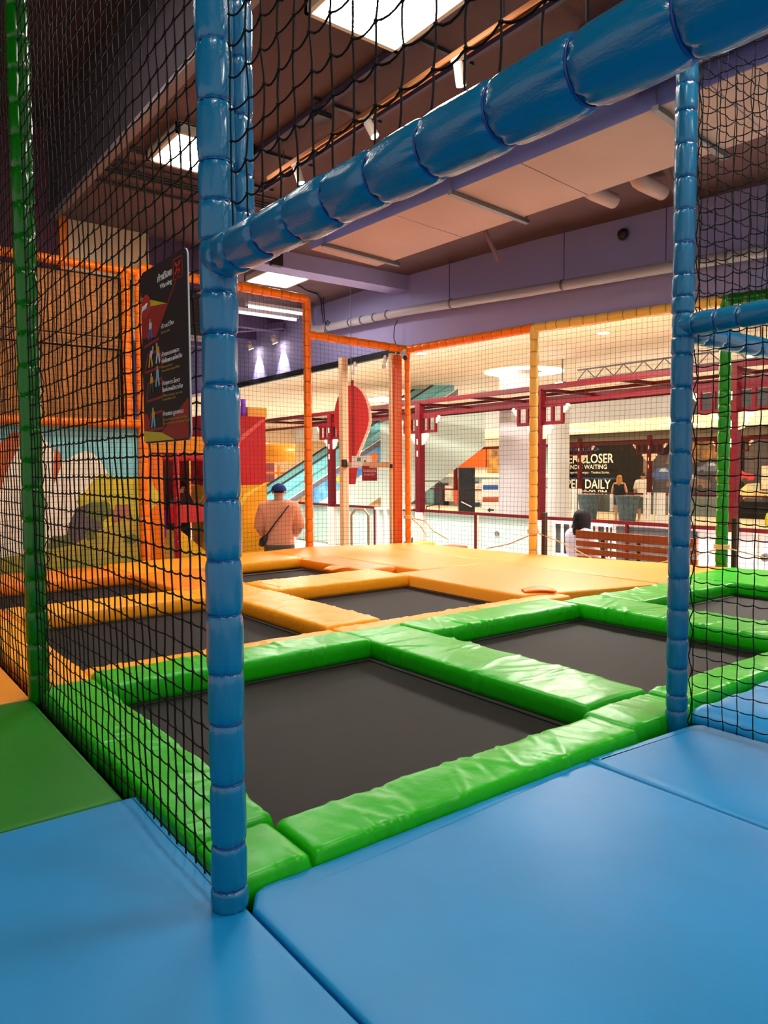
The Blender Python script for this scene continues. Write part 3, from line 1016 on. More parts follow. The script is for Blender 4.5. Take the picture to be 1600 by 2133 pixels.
# ------------------------------------------------------------------ mural and boarded panel behind the left net
mu = thing('mural_panel', 'painted wall panel with pale blue sky, white cloud and yellow bushes', 'mural', (0.8, 7.62, 0))
MB().box(-1.2, 2.62, 7.60, 7.64, -0.3, 1.38).build('sky_board', mat('mural_sky', (136, 206, 212), .55, var=.08, var_scale=1.2), mu)
M_CLOUD = mat('mural_cloud', (250, 236, 214), .55, var=.04)
M_BUSH = mat('mural_bush', (222, 198, 50), .55, rgb2=(184, 180, 46), var_scale=7)
M_BUSH2 = mat('mural_bush_dark', (104, 112, 50), .55)
M_ROCK = mat('mural_rock', (94, 82, 86), .55)
M_MORG = mat('mural_orange', (206, 96, 40), .55)
M_MPINK = mat('mural_mauve', (168, 104, 84), .55)


def blob(cx, cz, rx, rz, seed, n=26, wob=.12):
    rnd = random.Random(seed)
    a1, a2 = rnd.uniform(0, 6), rnd.uniform(0, 6)
    return [(cx + rx * math.cos(t) * (1 + wob * math.sin(5 * t + a1) + wob * .5 * math.sin(9 * t + a2)), cz + rz * math.sin(t) * (1 + wob * math.sin(5 * t + a1))) for t in [2 * PI * k / n for k in range(n)]]


def mur(name, pts, mt, lift):
    return flat(mu, name, pts, (0, 7.60, 0), (1, 0, 0), (0, 0, 1), mt, .0015, lift)


mur('cloud', blob(1.50, .62, .46, .66, 3, wob=.06), M_CLOUD, .001)
mur('cloud', blob(2.02, .66, .36, .44, 4, wob=.08), M_CLOUD, .003)
mur('orange_stripe', [(1.10, .40), (1.24, .55), (1.36, .9), (1.50, 1.2), (1.60, 1.28), (1.45, 1.30), (1.22, 1.1), (1.05, .7)], M_MORG, .005)
mur('orange_stripe', [(1.78, .80), (1.84, .95), (1.86, 1.08), (1.80, 1.15), (1.78, 1.0)], M_MORG, .005)
mur('bush', blob(2.32, .62, .30, .26, 6, wob=.10), M_BUSH, .007)
mur('bush', blob(2.60, .66, .20, .22, 7, wob=.10), M_BUSH, .008)
mur('rock', [(1.86, .15), (1.90, .40), (1.98, .56), (2.10, .60), (2.2, .5), (2.25, .15)], M_ROCK, .009)
mur('dark_bush', blob(2.20, .52, .13, .10, 9), M_BUSH2, .010)
mur('mauve_tree', blob(2.42, .46, .10, .13, 10), M_MPINK, .011)
mur('dark_bush', blob(1.82, .22, .12, .08, 12), M_BUSH2, .012)
mur('field', [(0.9, -.1), (2.62, -.1), (2.62, .40), (2.45, .44), (2.28, .36), (2.12, .30), (1.95, .20), (1.7, .16), (1.4, .13), (0.9, .08)], mat('mural_field', (196, 168, 56), .55, rgb2=(160, 150, 60), var_scale=5), .013)
mur('dark_bush', blob(2.10, .28, .05, .05, 15), M_BUSH2, .016)
mur('dark_bush', blob(2.50, .22, .08, .05, 16), M_BUSH2, .016)

wp = thing('boarded_panel', 'brown timber boarded panel above the mural, seen through the net', 'wall panel', (0.8, 7.62, 1.45))
MB().box(-1.2, 2.60, 7.66, 7.69, 1.44, 2.88).build('backing', M_DECK, wp)
pl_me = {}
for row, (za, zb) in enumerate(((1.45, 2.14), (2.27, 2.86))):
    x = 0.55
    k = 0
    while x < 2.44:
        w = 0.135 if (k + row) % 3 else 0.16
        w = min(w, 2.455 - x)
        key = (round(w, 3), row)
        if key not in pl_me:
            b = MB().box(0, w - .006, 0, .022, za, zb)
            pl_me[key] = b.mesh('plank', M_WOOD)
        o = link(bpy.data.objects.new('plank', pl_me[key]))
        o.location = (x, 7.628 + (k * 37 % 5) * .0015, 0)
        adopt(o, wp)
        x += w
        k += 1
MB().box(0.55, 2.455, 7.61, 7.64, 2.155, 2.255).build('cross_rail', M_WOODRAIL, wp)

# ------------------------------------------------------------------ ceiling track with spots, conduits, duct, pipe
tk = thing('track_rail', 'copper coloured lighting track rail under the dark ceiling', 'lighting track', (3.17, 3.0, 3.42))
MB().bar((3.145, 5.75, 3.425), (3.145, -1.5, 3.425), .012, .03).build('rail_profile', M_TRACK, tk)
MB().bar((3.185, 5.75, 3.425), (3.185, -1.5, 3.425), .012, .03).build('rail_profile', M_TRACK, tk)
MB().bar((3.165, 5.75, 3.44), (3.165, -1.5, 3.44), .05, .01).build('rail_web', M_DARKSTEEL, tk)
for y in (5.5, 3.0, 0.5):
    MB().tube([(3.165, y, 3.44), (3.165, y, 3.58)], .005, 6).build('hanger', M_STEEL, tk)


def spot(label, x, y, z, aim, r=.032, L=.13, watt=12.0, tint=(1, .93, .84)):
    t = thing('track_spotlight', label, 'spotlight', (x, y, z), 'track spotlights')
    aim = Vector(aim).normalized()
    MB().box(x - .02, x + .02, y - .045, y + .045, z - .03, z).build('adapter', M_LAMPWHITE, t)
    a = Vector((x, y, z - .04))
    lh = MB().tube([a, a + aim * .01, a + aim * L], [r * .8, r, r], 14).build('lamp_housing', M_LAMPWHITE, t, False)
    MB().tube([a + aim * (L - .002), a + aim * (L + .003)], r * .86, 14).build('lamp_lens', M_SPOT, lh)
    ld = bpy.data.lights.new('lamp_beam', 'SPOT')
    ld.energy = watt
    ld.color = tint
    ld.spot_size = math.radians(60)
    ld.spot_blend = .5
    ld.shadow_soft_size = .03
    lo = link(bpy.data.objects.new('lamp_beam', ld))
    lo.matrix_world = Matrix.Translation(a + aim * (L + .01)) @ Vector((0, 0, -1)).rotation_difference(aim).to_matrix().to_4x4()
    mw = lo.matrix_world.copy()
    lo.parent = t
    lo.matrix_parent_inverse = LOC[t.name].inverted()
    lo.matrix_basis = mw
    return t


spot('small spotlight at the far end of the track, above the sloping blue beam', 3.165, 5.30, 3.42, (.25, -.15, -1))
spot('small glowing spotlight in the middle of the track', 3.165, 4.32, 3.42, (.25, -.45, -1))
spot('small spotlight on the near stretch of the track, top centre', 3.165, 3.38, 3.42, (.3, .1, -1))

cd = thing('ceiling_conduits', 'bundle of thin pipes crossing the dark ceiling beside the second square light', 'conduit', (3.0, 6.7, 3.55))
for y, z, r in ((6.46, 3.555, .012), (6.60, 3.55, .012), (6.66, 3.55, .010), (6.72, 3.55, .012), (6.98, 3.55, .016)):
    MB().tube([(2.07, y, z), (3.9, y, z)], r, 8).build('conduit', M_DARKSTEEL, cd)
c2 = thing('cable_tray', 'dark cable tray lying along the ceiling left of the lighting track', 'cable tray', (2.9, 3.5, 3.55))
MB().bar((2.98, 6.4, 3.55), (2.98, -1.5, 3.55), .05, .04).build('tray', mat('tray_violet', (70, 60, 92), .6), c2)
MB().bar((3.42, 6.4, 3.56), (3.42, -1.5, 3.56), .03, .03).build('tray', MATS['tray_violet'], c2)
for k, y in enumerate((6.3, 5.6, 4.6, 3.6)):
    MB().bar((2.9, y, 3.565), (3.5, y, 3.565), .03, .02).build('tray_bracket', M_DARKSTEEL, c2)
bxo = thing('junction_box', 'small dark box with bolts hung from the ceiling near the track', 'junction box', (3.02, 4.70, 3.5))
MB().box(2.96, 3.08, 4.64, 4.76, 3.49, 3.53).build('box', M_DARKSTEEL, bxo)
for i in (2.975, 3.02, 3.065):
    MB().tube([(i, 4.70, 3.53), (i, 4.70, 3.59)], .004, 6).build('bolt', M_STEEL, bxo)
hs = thing('cabinet_speaker', 'small dark box hung beside the half hidden ceiling light', 'speaker', (2.98, 5.9, 3.45))
bevel(MB().box(2.95, 3.05, 5.80, 5.90, 3.40, 3.50).build('cabinet', M_DARKSTEEL, hs))
MB().tube([(3.0, 5.85, 3.50), (3.0, 5.85, 3.58)], .005, 6).build('hanger', M_STEEL, hs)

du = thing('air_duct', 'large pale boxed air duct running below the ceiling at the right', 'duct', (4.7, 3.0, 3.2))


def dx(y):
    return 4.12 + (6.55 - y) * .05


for k, (ya, yb) in enumerate(((6.62, 5.30), (5.29, 3.86), (3.85, 2.42), (2.41, 0.98), (0.97, -0.5), (-0.51, -2.0))):
    b = MB()
    w = .93
    b.add([(dx(ya), ya, 3.20), (dx(ya) + w, ya + .10, 3.20), (dx(yb) + w, yb + .10, 3.20), (dx(yb), yb, 3.20), (dx(ya), ya, 3.205), (dx(ya) + w, ya + .10, 3.205), (dx(yb) + w, yb + .10, 3.205), (dx(yb), yb, 3.205)],
          [(0, 1, 2, 3), (7, 6, 5, 4), (0, 4, 5, 1), (1, 5, 6, 2), (2, 6, 7, 3), (3, 7, 4, 0)])
    b.build('bottom_panel', M_DUCT, du)
b = MB()
b.add([(dx(6.62), 6.62, 3.206), (dx(6.62) + .93, 6.72, 3.206), (dx(-2) + .93, -1.9, 3.206), (dx(-2), -2, 3.206), (dx(6.62), 6.62, 3.40), (dx(6.62) + .93, 6.72, 3.40), (dx(-2) + .93, -1.9, 3.40), (dx(-2), -2, 3.40)],
      [(0, 1, 2, 3), (7, 6, 5, 4), (0, 4, 5, 1), (1, 5, 6, 2), (2, 6, 7, 3), (3, 7, 4, 0)])
b.build('duct_body', M_DUCTSIDE, du)
for y in (6.35, 4.56, 2.75, 0.9):
    MB().bar((dx(y) - .05, y - .005, 3.178), (dx(y) + 1.02, y + .11, 3.178), .045, .035).build('support_strut', M_STEEL, du)
    for s in (-.03, 1.0):
        MB().tube([(dx(y) + s, y + .1 * max(0, s), 3.19), (dx(y) + s, y + .1 * max(0, s), 3.58)], .006, 6).build('threaded_rod', M_STEEL, du)
for y, x1 in ((5.4, 5.6), (3.4, 5.9)):
    o = MB().bar((5.35, y, 3.42), (5.35 + .22, y - .05, 3.04), .05, .02).build('stay_bracket', mat('bracket_grey', (120, 100, 112), .6), du)

dn = thing('duct_branch', 'blue violet boxed duct branch beside the large air duct, near the right post', 'duct', (4.6, 2.3, 3.35))
bevel(MB().box(3.75, 4.22, 1.9, 2.95, 3.30, 3.58).build('casing', M_DUCTSIDE, dn))
for k, (x, y) in enumerate(((5.62, 4.32), (5.80, 3.92))):
    tag(MB().tube([(x, y, 3.58), (x, y, 3.50), (x + .05, y, 3.46), (x + .12, y, 3.45), (x + .45, y + .02, 3.45)], .07, 16).build('round_duct', M_DUCT, None, True), ('left' if k == 0 else 'right') + ' hand short round duct elbow under the ceiling by the bulkhead', 'duct', 'round ducts')

pi = thing('drain_pipe', 'grey drain pipe running along the lavender bulkhead wall', 'pipe', (6.4, 5.0, 3.0))
pp = [(6.33, 10.22, 3.70), (6.33, 10.22, 3.30), (6.33, 10.15, 3.18), (6.33, 9.9, 3.14), (6.35, 7.9, 3.06), (6.55, 5.9, 2.965), (6.86, 4.28, 2.94), (7.33, 2.0, 2.90), (7.8, -.6, 2.86)]
MB().tube(pp, .058, 16).build('pipe', M_PIPE, pi, True)
for y in (9.7, 9.1, 8.8, 8.5, 8.2, 7.0, 5.4, 3.7):
    for (a, b) in zip(pp[3:-1], pp[4:]):
        if b[1] <= y <= a[1]:
            f = (a[1] - y) / (a[1] - b[1])
            c = Vector(a).lerp(Vector(b), f)
            d = (Vector(b) - Vector(a)).normalized() * .012
            MB().tube([c - d, c + d], .066, 16).build('pipe_clamp', M_STEEL, pi)
pi2 = thing('sprinkler_rod', 'thin vertical rods fixing the drain pipe to the bulkhead wall', 'rod', (6.6, 5.6, 3.1))
for (x, y) in ((6.40, 7.0), (6.60, 5.35), (6.82, 4.25)):
    MB().tube([(x, y, 3.0), (x, y, 3.58)], .006, 6).build('rod', mat('rod_violet', (70, 68, 110), .5), pi2)
rs = thing('wall_sensor', 'small round sensor on the lavender bulkhead wall', 'sensor', (6.86, 4.78, 3.4))
MB().lathe((6.86, 4.78, 3.40), [(.055, 0), (.055, .02), (.035, .05), (.012, .06)], 16, M=Matrix.Rotation(-PI / 2, 4, 'Y')).build('sensor_dome', M_DARKSTEEL, rs, True)
MB().lathe((6.875, 4.78, 3.40), [(.065, 0), (.065, .012)], 16, M=Matrix.Rotation(-PI / 2, 4, 'Y')).build('base_ring', M_STEEL, rs)

hc = thing('hanging_cable', 'black looped cable hanging in front of the lavender wall', 'cable', (6.3, 9.72, 3.5))
MB().tube([(6.25, 9.70, 3.58), (6.26, 9.72, 3.5), (6.28, 9.73, 3.30), (6.28, 9.70, 3.18), (6.28, 9.62, 3.14), (6.28, 9.58, 3.18), (6.28, 9.64, 3.22), (6.28, 9.70, 3.17), (6.28, 9.72, 3.06)], .008, 6).build('cable', M_BLACK, hc)
MB().tube([(6.23, 9.75, 3.58), (6.24, 9.74, 3.4), (6.27, 9.74, 3.20)], .008, 6).build('cable', M_BLACK, hc)
MB().tube([(5.35, 9.1, 3.56), (5.7, 9.3, 3.53), (6.0, 9.5, 3.56), (6.35, 9.9, 3.53)], .012, 6).build('cable', M_BLACK, hc)
hc2 = tag(MB().tube([(6.40, 8.05, 2.99), (6.38, 8.10, 2.9), (6.38, 8.12, 2.75), (6.40, 8.08, 2.62)], .006, 6).build('thin_cable', M_BLACK), 'thin black cable hanging under the drain pipe', 'cable')
c5 = tag(MB().box(4.35, 4.50, 7.86, 7.94, 3.36, 3.52).build('ceiling_box', M_DARKSTEEL), 'small dark box on the ceiling beam over the third square light', 'junction box')
bevel(c5, .008)

# dark track with heads under the bulkhead
bt = thing('bulkhead_track', 'black lighting track under the purple bulkhead edge', 'lighting track', (6.5, 10, 2.55))
MB().bar((6.44, 14.0, 2.56), (6.44, 7.75, 2.56), .07, .09).build('track_body', M_BLACK, bt)
for y in (9.1, 8.35):
    MB().tube([(6.42, y, 2.52), (6.36, y - .05, 2.40), (6.34, y - .06, 2.34)], .035, 12).build('track_head', M_LAMPWHITE, bt, True)
for k, (y, z) in enumerate(((12.3, 3.16), (11.4, 3.14))):
    spot('glowing wall washer spotlight on the purple bulkhead, ' + ('left' if k == 0 else 'right') + ' of the pair', 6.30, y, z + .12, (.45, 0, -1), .05, .10, 60.0, (.84, .80, 1.0))
for k, (xa, xb, y) in enumerate(((4.6, 6.35, 10.65), (5.2, 6.2, 10.2))):
    t = thing('tube_light', ('long' if k == 0 else 'short') + ' white tube light under the violet ceiling behind the orange frame', 'tube light', ((xa + xb) / 2, y, 3.4), 'tube lights')
    MB().box(xa, xb, y - .05, y + .05, 3.42, 3.47).build('batten', M_WHITEMETAL, t)
    MB().tube([(xa + .03, y, 3.40), (xb - .03, y, 3.40)], .022, 10).build('tube', mat('tube_glow', (240, 240, 255), .5, emit=1.1), t)
    for xx in (xa + .1, xb - .1):
        MB().tube([(xx, y, 3.47), (xx, y, 3.58)], .006, 6).build('hanger', M_STEEL, t)
vb = thing('violet_ceiling_beams', 'violet ceiling beams crossing behind the orange frame', 'beam', (5.5, 12, 3.5))
for y in (11.2, 12.2, 13.4):
    MB().box(2.2, 6.4, y, y + .14, 3.30, 3.58).build('beam', M_PURPLE, vb)
MB().bar((4.2, 14.0, 3.36), (6.3, 11.0, 3.36), .12, .1).build('beam', M_PURPLE, vb)
db = tag(bevel(MB().box(3.05, 3.75, 8.4, 9.0, 3.1, 3.58).build('ceiling_unit', M_PURPLE)), 'violet boxed unit under the ceiling right of the cream wall', 'air unit')
db2 = tag(bevel(MB().box(3.08, 3.9, 8.5, 8.9, 2.55, 3.05).build('projector_box', M_DARKSTEEL)), 'black box above the warning sign, behind the net', 'speaker')
vt = thing('air_vent', 'small grey ceiling vent left of the half hidden square light', 'vent', (2.2, 6.3, 3.57))
MB().box(2.12, 2.34, 6.15, 6.25, 3.565, 3.578).build('vent_frame', M_STEEL, vt)
for k in range(4):
    MB().box(2.13, 2.33, 6.16 + k * .022, 6.17 + k * .022, 3.558, 3.566).build('vent_slat', M_DARKSTEEL, vt)

# ------------------------------------------------------------------ security camera, corner boards, exit gate, balloon, ropes
cm = thing('security_camera', 'small white security camera on the orange far corner', 'security camera', (5.84, 7.22, 2.36))
MB().tube([(5.88, 7.26, 2.42), (5.84, 7.22, 2.40)], .02, 10).build('mount', M_WHITEMETAL, cm)
cbd = MB().tube([(5.88, 7.30, 2.40), (5.80, 7.16, 2.31), (5.795, 7.15, 2.305)], [.036, .036, .034], 14).build('camera_body', M_WHITEMETAL, cm)
MB().tube([(5.795, 7.15, 2.305), (5.785, 7.135, 2.296)], .028, 14).build('camera_lens', M_BLACK, cbd)
MB().tube([(5.88, 7.30, 2.44), (5.80, 7.33, 2.42), (5.76, 7.34, 2.2)], .008, 6).build('camera_cable', M_PINE, cm)
ob = tag(bevel(MB().box(5.76, 5.885, 7.325, 7.37, -.1, 2.36).build('orange_board', mat('orange_board_paint', (226, 96, 14), .45, var=.12, var_scale=6))), 'flat orange board beside the orange corner post', 'board')


def rope(label, c, z, r, tails):
    t = thing('tied_rope', label, 'rope', (c[0], c[1], z), 'pale ropes tied round far posts')
    for k in range(3):
        zz = z + k * .016
        MB().tube([(c[0] + r * math.cos(a), c[1] + r * math.sin(a), zz) for a in [2 * PI * i / 16 for i in range(17)]], .008, 6).build('rope_coil', M_ROPE, t)
    for tl in tails:
        MB().tube([(c[0] + r, c[1], z)] + tl, .007, 6).build('rope_tail', M_ROPE, t)


rope('pale rope tied round the orange corner post near its foot', OP['corner'], .30, .05, [[(6.0, 7.0, .27), (6.02, 6.9, .16), (6.06, 6.65, .06)], [(6.0, 7.1, .2), (6.0, 7.0, .1)]])
rope('pale rope tied round the yellow post near its foot', OP['yellow'], .22, .058, [[(6.3, 5.1, .12), (6.42, 4.75, -.05)], [(6.22, 5.8, .06), (6.25, 6.2, -.03)]])
rope('pale rope tied round the bright green post near its foot', OP['green'], .16, .066, [[(6.55, 4.1, -.02)], [(6.95, 3.1, .05), (7.05, 2.8, -.08)]])
for k, (x, y, lab) in enumerate(((6.2, 5.33, 'dark brown stake behind the pale yellow post'), (6.79, 3.52, 'dark brown stake behind the bright green post'))):
    tag(MB().box(x + .03, x + .075, y - .045, y, -.95, .44).build('stake', mat('dark_brown', (70, 40, 28), .7)), lab, 'stake')

gt = thing('exit_gate', 'pale pine exit gate with two tall posts behind the net', 'gate', (5.85, 8.0, -.95))
MB().box(5.575, 5.665, 8.21, 8.30, -.95, 2.42).build('gate_post', M_PINE, gt)
MB().box(5.90, 5.96, 7.56, 7.62, -.95, 2.42).build('gate_post', M_PINE, gt)
MB().bar((5.60, 8.22, .985), (5.95, 7.58, .985), .05, .075).build('crossbar', M_PINE, gt)
MB().box(5.54, 5.60, 8.15, 8.20, .96, 1.06).build('latch_box', M_DARKSTEEL, gt)
MB().box(5.87, 5.92, 7.52, 7.57, .94, .99).build('latch_box', M_DARKSTEEL, gt)
d_g = Vector((.48, -.88, 0)).normalized()
xs = thing('exit_sign', 'small dark red emergency exit sign with white lettering on the gate', 'sign', (5.76, 7.86, .85))
eo = Vector((5.685, 7.93, .775))
e2 = Vector((0.795, -0.606, 0))
MB().prism([(0, 0), (.20, 0), (.20, .195), (0, .195)], eo, e2, (0, 0, 1), Vector((.606, .795, 0)) * .012).build('board', mat('exit_red', (150, 20, 30), .4), xs)
letters('ทางออกฉุกเฉิน', .05, eo + e2 * .016 + Vector((-.606, -.795, 0)) * .003 + Vector((0, 0, .115)), e2, (0, 0, 1), M_INK, xs, width=.17, height=.042)
letters('Emergency Exit', .05, eo + e2 * .03 + Vector((-.606, -.795, 0)) * .003 + Vector((0, 0, .075)), e2, (0, 0, 1), M_INK, xs, width=.14, height=.022)
xm = thing('exit_lamp', 'pale green and white running figure exit lamp on the gate crossbar', 'sign', (5.72, 7.95, 1.0))
eo2 = Vector((5.60, 8.04, .955))
MB().prism([(0, 0), (.26, 0), (.26, .15), (0, .15)], eo2, e2, (0, 0, 1), Vector((.606, .795, 0)) * .02).build('lamp_case', M_WHITEMETAL, xm)
for q in ([(.07, .08), (.12, .08), (.12, .125), (.07, .125)], [(.15, .02), (.17, .02), (.19, .09), (.165, .10)], [(.19, .02), (.21, .03), (.19, .08), (.18, .06)]):
    flat(xm, 'exit_figure', q, eo2, e2, (0, 0, 1), mat('exit_green', (30, 170, 140), .5), .001, .002)

bl = thing('balloon_board', 'red hot air balloon shaped board with thick pale rim, hung behind the net', 'sign', (5.92, 8.5, 1.6))
bo, bu = Vector((5.92, 8.50, 1.62)), Vector((0.795, -0.606, 0))
prof = []
for k in range(28):
    a = 2 * PI * k / 28
    s = math.sin(a)
    rx = .245 * (1 if s > -.1 else max(.22, 1 + .78 * (s + .1)))
    prof.append((rx * math.cos(a), .48 * s if s > 0 else .62 * s))
nb = Vector((-.606, -.795, 0))
MB().prism(prof, bo, bu, (0, 0, 1), nb * .012).build('red_face', mat('balloon_red', (206, 36, 34), .4), bl)
MB().prism([(p[0] * 1.03 + .03, p[1] * 1.03) for p in prof], bo - nb * .14, bu, (0, 0, 1), nb * .139).build('pale_rim', mat('balloon_rim', (246, 226, 196), .5), bl)
MB().prism([(.0, -.55), (.035, -.55), (.035, .55), (0, .55)], bo + nb * .0125, bu, (0, 0, 1), nb * .002).build('centre_line', mat('balloon_dark', (150, 20, 24), .4), bl)
MB().prism([(-.045, -.90), (.05, -.90), (.09, -.60), (-.05, -.60)], bo, bu, (0, 0, 1), nb * .02).build('basket', mat('balloon_basket', (176, 30, 34), .5), bl)
MB().bar(bo + bu * .10 + Vector((0, 0, -.42)) - nb * .05, bo + bu * .05 + Vector((0, 0, -.62)) - nb * .05, .02, .02).build('gold_trim', mat('gold_trim', (220, 150, 30), .4), bl)
MB().tube([bo + Vector((0, 0, .45)), bo + Vector((0, 0, 2.0))], .006, 6).build('hanging_wire', M_STEEL, bl)

# ------------------------------------------------------------------ soft play structure behind the left net
tw = thing('play_tower', 'red and yellow soft play tower behind the net beside the man', 'play structure', (4.0, 8.7, -.95))
MB().box(3.90, 4.71, 8.77, 9.35, .735, 1.63).build('red_panel', mat('tower_red', (206, 16, 22), .35, var=.15, var_scale=3, bump2=.3, bump2_scale=3), tw)
MB().box(3.90, 4.71, 8.75, 9.35, -.95, .73).build('yellow_panel', mat('tower_yellow', (250, 176, 20), .4, var=.08, var_scale=3), tw)
flat(tw, 'pink_streak', [(.28, .30), (.42, .38), (.44, .55), (.80, .84), (.76, .86), (.40, .60), (.30, .40)], (3.90, 8.765, .74), (1, 0, 0), (0, 0, 1), mat('streak_pink', (232, 90, 84), .4), .002, .002)
flat(tw, 'pale_streak', [(.30, -.36), (.40, -.34), (.52, -.16), (.80, .0), (.78, .02), (.48, -.12)], (3.90, 8.745, .74), (1, 0, 0), (0, 0, 1), mat('streak_yellow', (255, 214, 70), .4), .002, .002)
for x in (4.30, 4.38, 4.46):
    MB().tube([(x, 8.9, 1.62), (x, 8.9, 1.70), (x, 8.9, 1.80), (x, 8.9, 1.86)], [.03, .045, .03, .04], 10).build('purple_baluster', mat('baluster_purple', (150, 80, 220), .4), tw, True)
MB().box(4.5, 4.78, 8.85, 9.1, 1.60, 1.76).build('amber_block', M_YELLOW_POST, tw)
tg = thing('play_entrance', 'red framed soft play entrance with orange wall, left of the nearest blue post', 'play structure', (3.4, 8.7, -.95))
MB().box(2.72, 3.24, 8.60, 8.68, -.95, 1.12).build('orange_wall', M_ORANGE_POST, tg)
MB().box(2.72, 3.80, 8.62, 8.70, 1.14, 1.34).build('amber_header', M_AMBER_MAT, tg)
MB().box(3.36, 3.86, 9.30, 9.36, -.4, 1.16).build('back_panel', mat('deep_red', (120, 10, 16), .5), tg)
MB().box(3.36, 3.86, 8.72, 8.78, .28, .50).build('red_sill', M_RED_POST, tg)
for i in range(5):
    MB().box(3.26 + i * .0, 3.34, 8.80, 8.84, .10 + i * .18, .26 + i * .18).build('violet_block' if i < 2 else 'dark_block', mat('block_violet', (96, 40, 170), .4) if i < 2 else M_BLACK, tg)
MB().prism([(0, 0), (.55, 0), (.55, .05), (.06, .48), (0, .48)], (3.42, 8.66, -.30), (1, 0, 0), (0, 0, 1), (0, .6, 0)).build('yellow_slide', mat('slide_yellow', (250, 186, 30), .35), tg)
padded('padded_post', 'red padded post of the soft play entrance', 'post', (3.41, 8.62, -.95), (3.41, 8.62, 1.14), .042, M_RED_POST, step=.13, tie=FAR_TIE[M_RED_POST.name])
padded('padded_beam', 'short red padded beam of the soft play entrance', 'beam', (3.2, 8.64, 1.08), (3.8, 8.64, 1.08), .04, M_RED_POST, step=.13, tie=FAR_TIE[M_RED_POST.name])

# ------------------------------------------------------------------ people
def skin_mesh(verts, edges, radii, root=0, levels=2):
    me = bpy.data.meshes.new('tmp_body')
    me.from_pydata([Vector(v) for v in verts], edges, [])
    ob = bpy.data.objects.new('tmp_body', me)
    COL.objects.link(ob)
    sk = ob.modifiers.new('skin', 'SKIN')
    sk.use_smooth_shade = True
    for i, v in enumerate(me.skin_vertices[0].data):
        r = radii[i]
        v.radius = r if isinstance(r, tuple) else (r, r)
        v.use_root = (i == root)
    ss = ob.modifiers.new('sub', 'SUBSURF')
    ss.levels = ss.render_levels = levels
    dg = bpy.context.evaluated_depsgraph_get()
    out = bpy.data.meshes.new_from_object(ob.evaluated_get(dg))
    bpy.data.objects.remove(ob)
    return out


def sub_mesh(me, keep, offset, mt, name):
    """clothing: the faces of a body that pass keep(), lifted along their normals"""
    vs, fs, mp = [], [], {}
    for p in me.polygons:
        if keep(p.center):
            f = []
            for i in p.vertices:
                if i not in mp:
                    mp[i] = len(vs)
                    vs.append(me.vertices[i].co + me.vertices[i].normal * offset)
                f.append(mp[i])
            fs.append(tuple(f))
    out = bpy.data.meshes.new(name)
    out.from_pydata(vs, [], fs)
    out.materials.append(mt)
    out.polygons.foreach_set('use_smooth', [True] * len(fs))
    out.update()
    return out


def person(label, loc, rz, h, J, R, clothes, hair=None, skin_c=(196, 146, 114), extra=None, hems=(.27, .29, .36, .50, .52, .53, .54, .545, .56, .60, .64, .65, .66, .80, .83, .84, .845, .846, .848, .85, .04, .285)):
    """J joints in a figure 1.0 high facing -y; clothes (name, colour, test)"""
    t = thing('person', label, 'person', loc)
    names = list(J)
    vs = [J[n] for n in names]
    ix = {n: i for i, n in enumerate(names)}
    ed = [(ix[a], ix[b]) for a, b in LIMBS if a in ix and b in ix]
    me = skin_mesh(vs, ed, [R[n] for n in names], ix['pelvis'])
    import bmesh
    bm = bmesh.new()
    bm.from_mesh(me)
    for zc in hems:
        bmesh.ops.bisect_plane(bm, geom=bm.verts[:] + bm.edges[:] + bm.faces[:], plane_co=(0, 0, zc), plane_no=(0, 0, 1))
    bm.to_mesh(me)
    bm.free()
    me.polygons.foreach_set('use_smooth', [True] * len(me.polygons))
    me.materials.clear()
    me.materials.append(mat('skin_%d' % skin_c[0], skin_c, .55))
    M = Matrix.Translation(loc) @ Matrix.Rotation(rz, 4, 'Z') @ Matrix.Scale(h, 4)

    def put(m_, nm):
        o = link(bpy.data.objects.new(nm, m_))
        o.parent = t
        o.matrix_parent_inverse = LOC[t.name].inverted()
        o.matrix_basis = M
        return o
    put(me, 'body')
    for (nm, c, test, off) in clothes:
        cm_ = sub_mesh(me, test, off, mat('cloth_%s_%d_%d' % (nm, c[0], c[2]), c, .85, bump=.2, bump_scale=20), nm)
        put(cm_, nm)
    hd = Vector(J['head'])
    for s in (-1, 1):
        e = MB().lathe((0, 0, 0), [(.004, -.014), (.010, -.008), (.011, .004), (.006, .014)], 8)
        e.v = [(hd.x + s * .047 + p[0] * .5, hd.y + p[1], hd.z - .008 + p[2]) for p in e.v]
        put(e.mesh('ear', mat('skin_%d' % skin_c[0], skin_c, .55), True), 'ear')
        b_ = MB().lathe((0, 0, 0), [(.001, -.004), (.005, 0), (.001, .004)], 8)
        b_.v = [(hd.x + s * .018 + p[0], hd.y - .052 + p[1], hd.z + .004 + p[2]) for p in b_.v]
        put(b_.mesh('eye', M_BLACK, True), 'eye')
    n_ = MB().add([(hd.x - .008, hd.y - .05, hd.z - .012), (hd.x + .008, hd.y - .05, hd.z - .012), (hd.x, hd.y - .068, hd.z - .010), (hd.x, hd.y - .052, hd.z + .008)], [(0, 1, 2), (0, 2, 3), (1, 3, 2), (0, 3, 1)])
    put(n_.mesh('nose', mat('skin_%d' % skin_c[0], skin_c, .55), True), 'nose')
    mo = MB().box(hd.x - .014, hd.x + .014, hd.y - .054, hd.y - .046, hd.z - .030, hd.z - .025)
    put(mo.mesh('mouth', mat('lip', (150, 80, 74), .5)), 'mouth')
    if hair:
        put(hair(hd), 'hair')
    if extra:
        extra(t, put, hd)
    return t


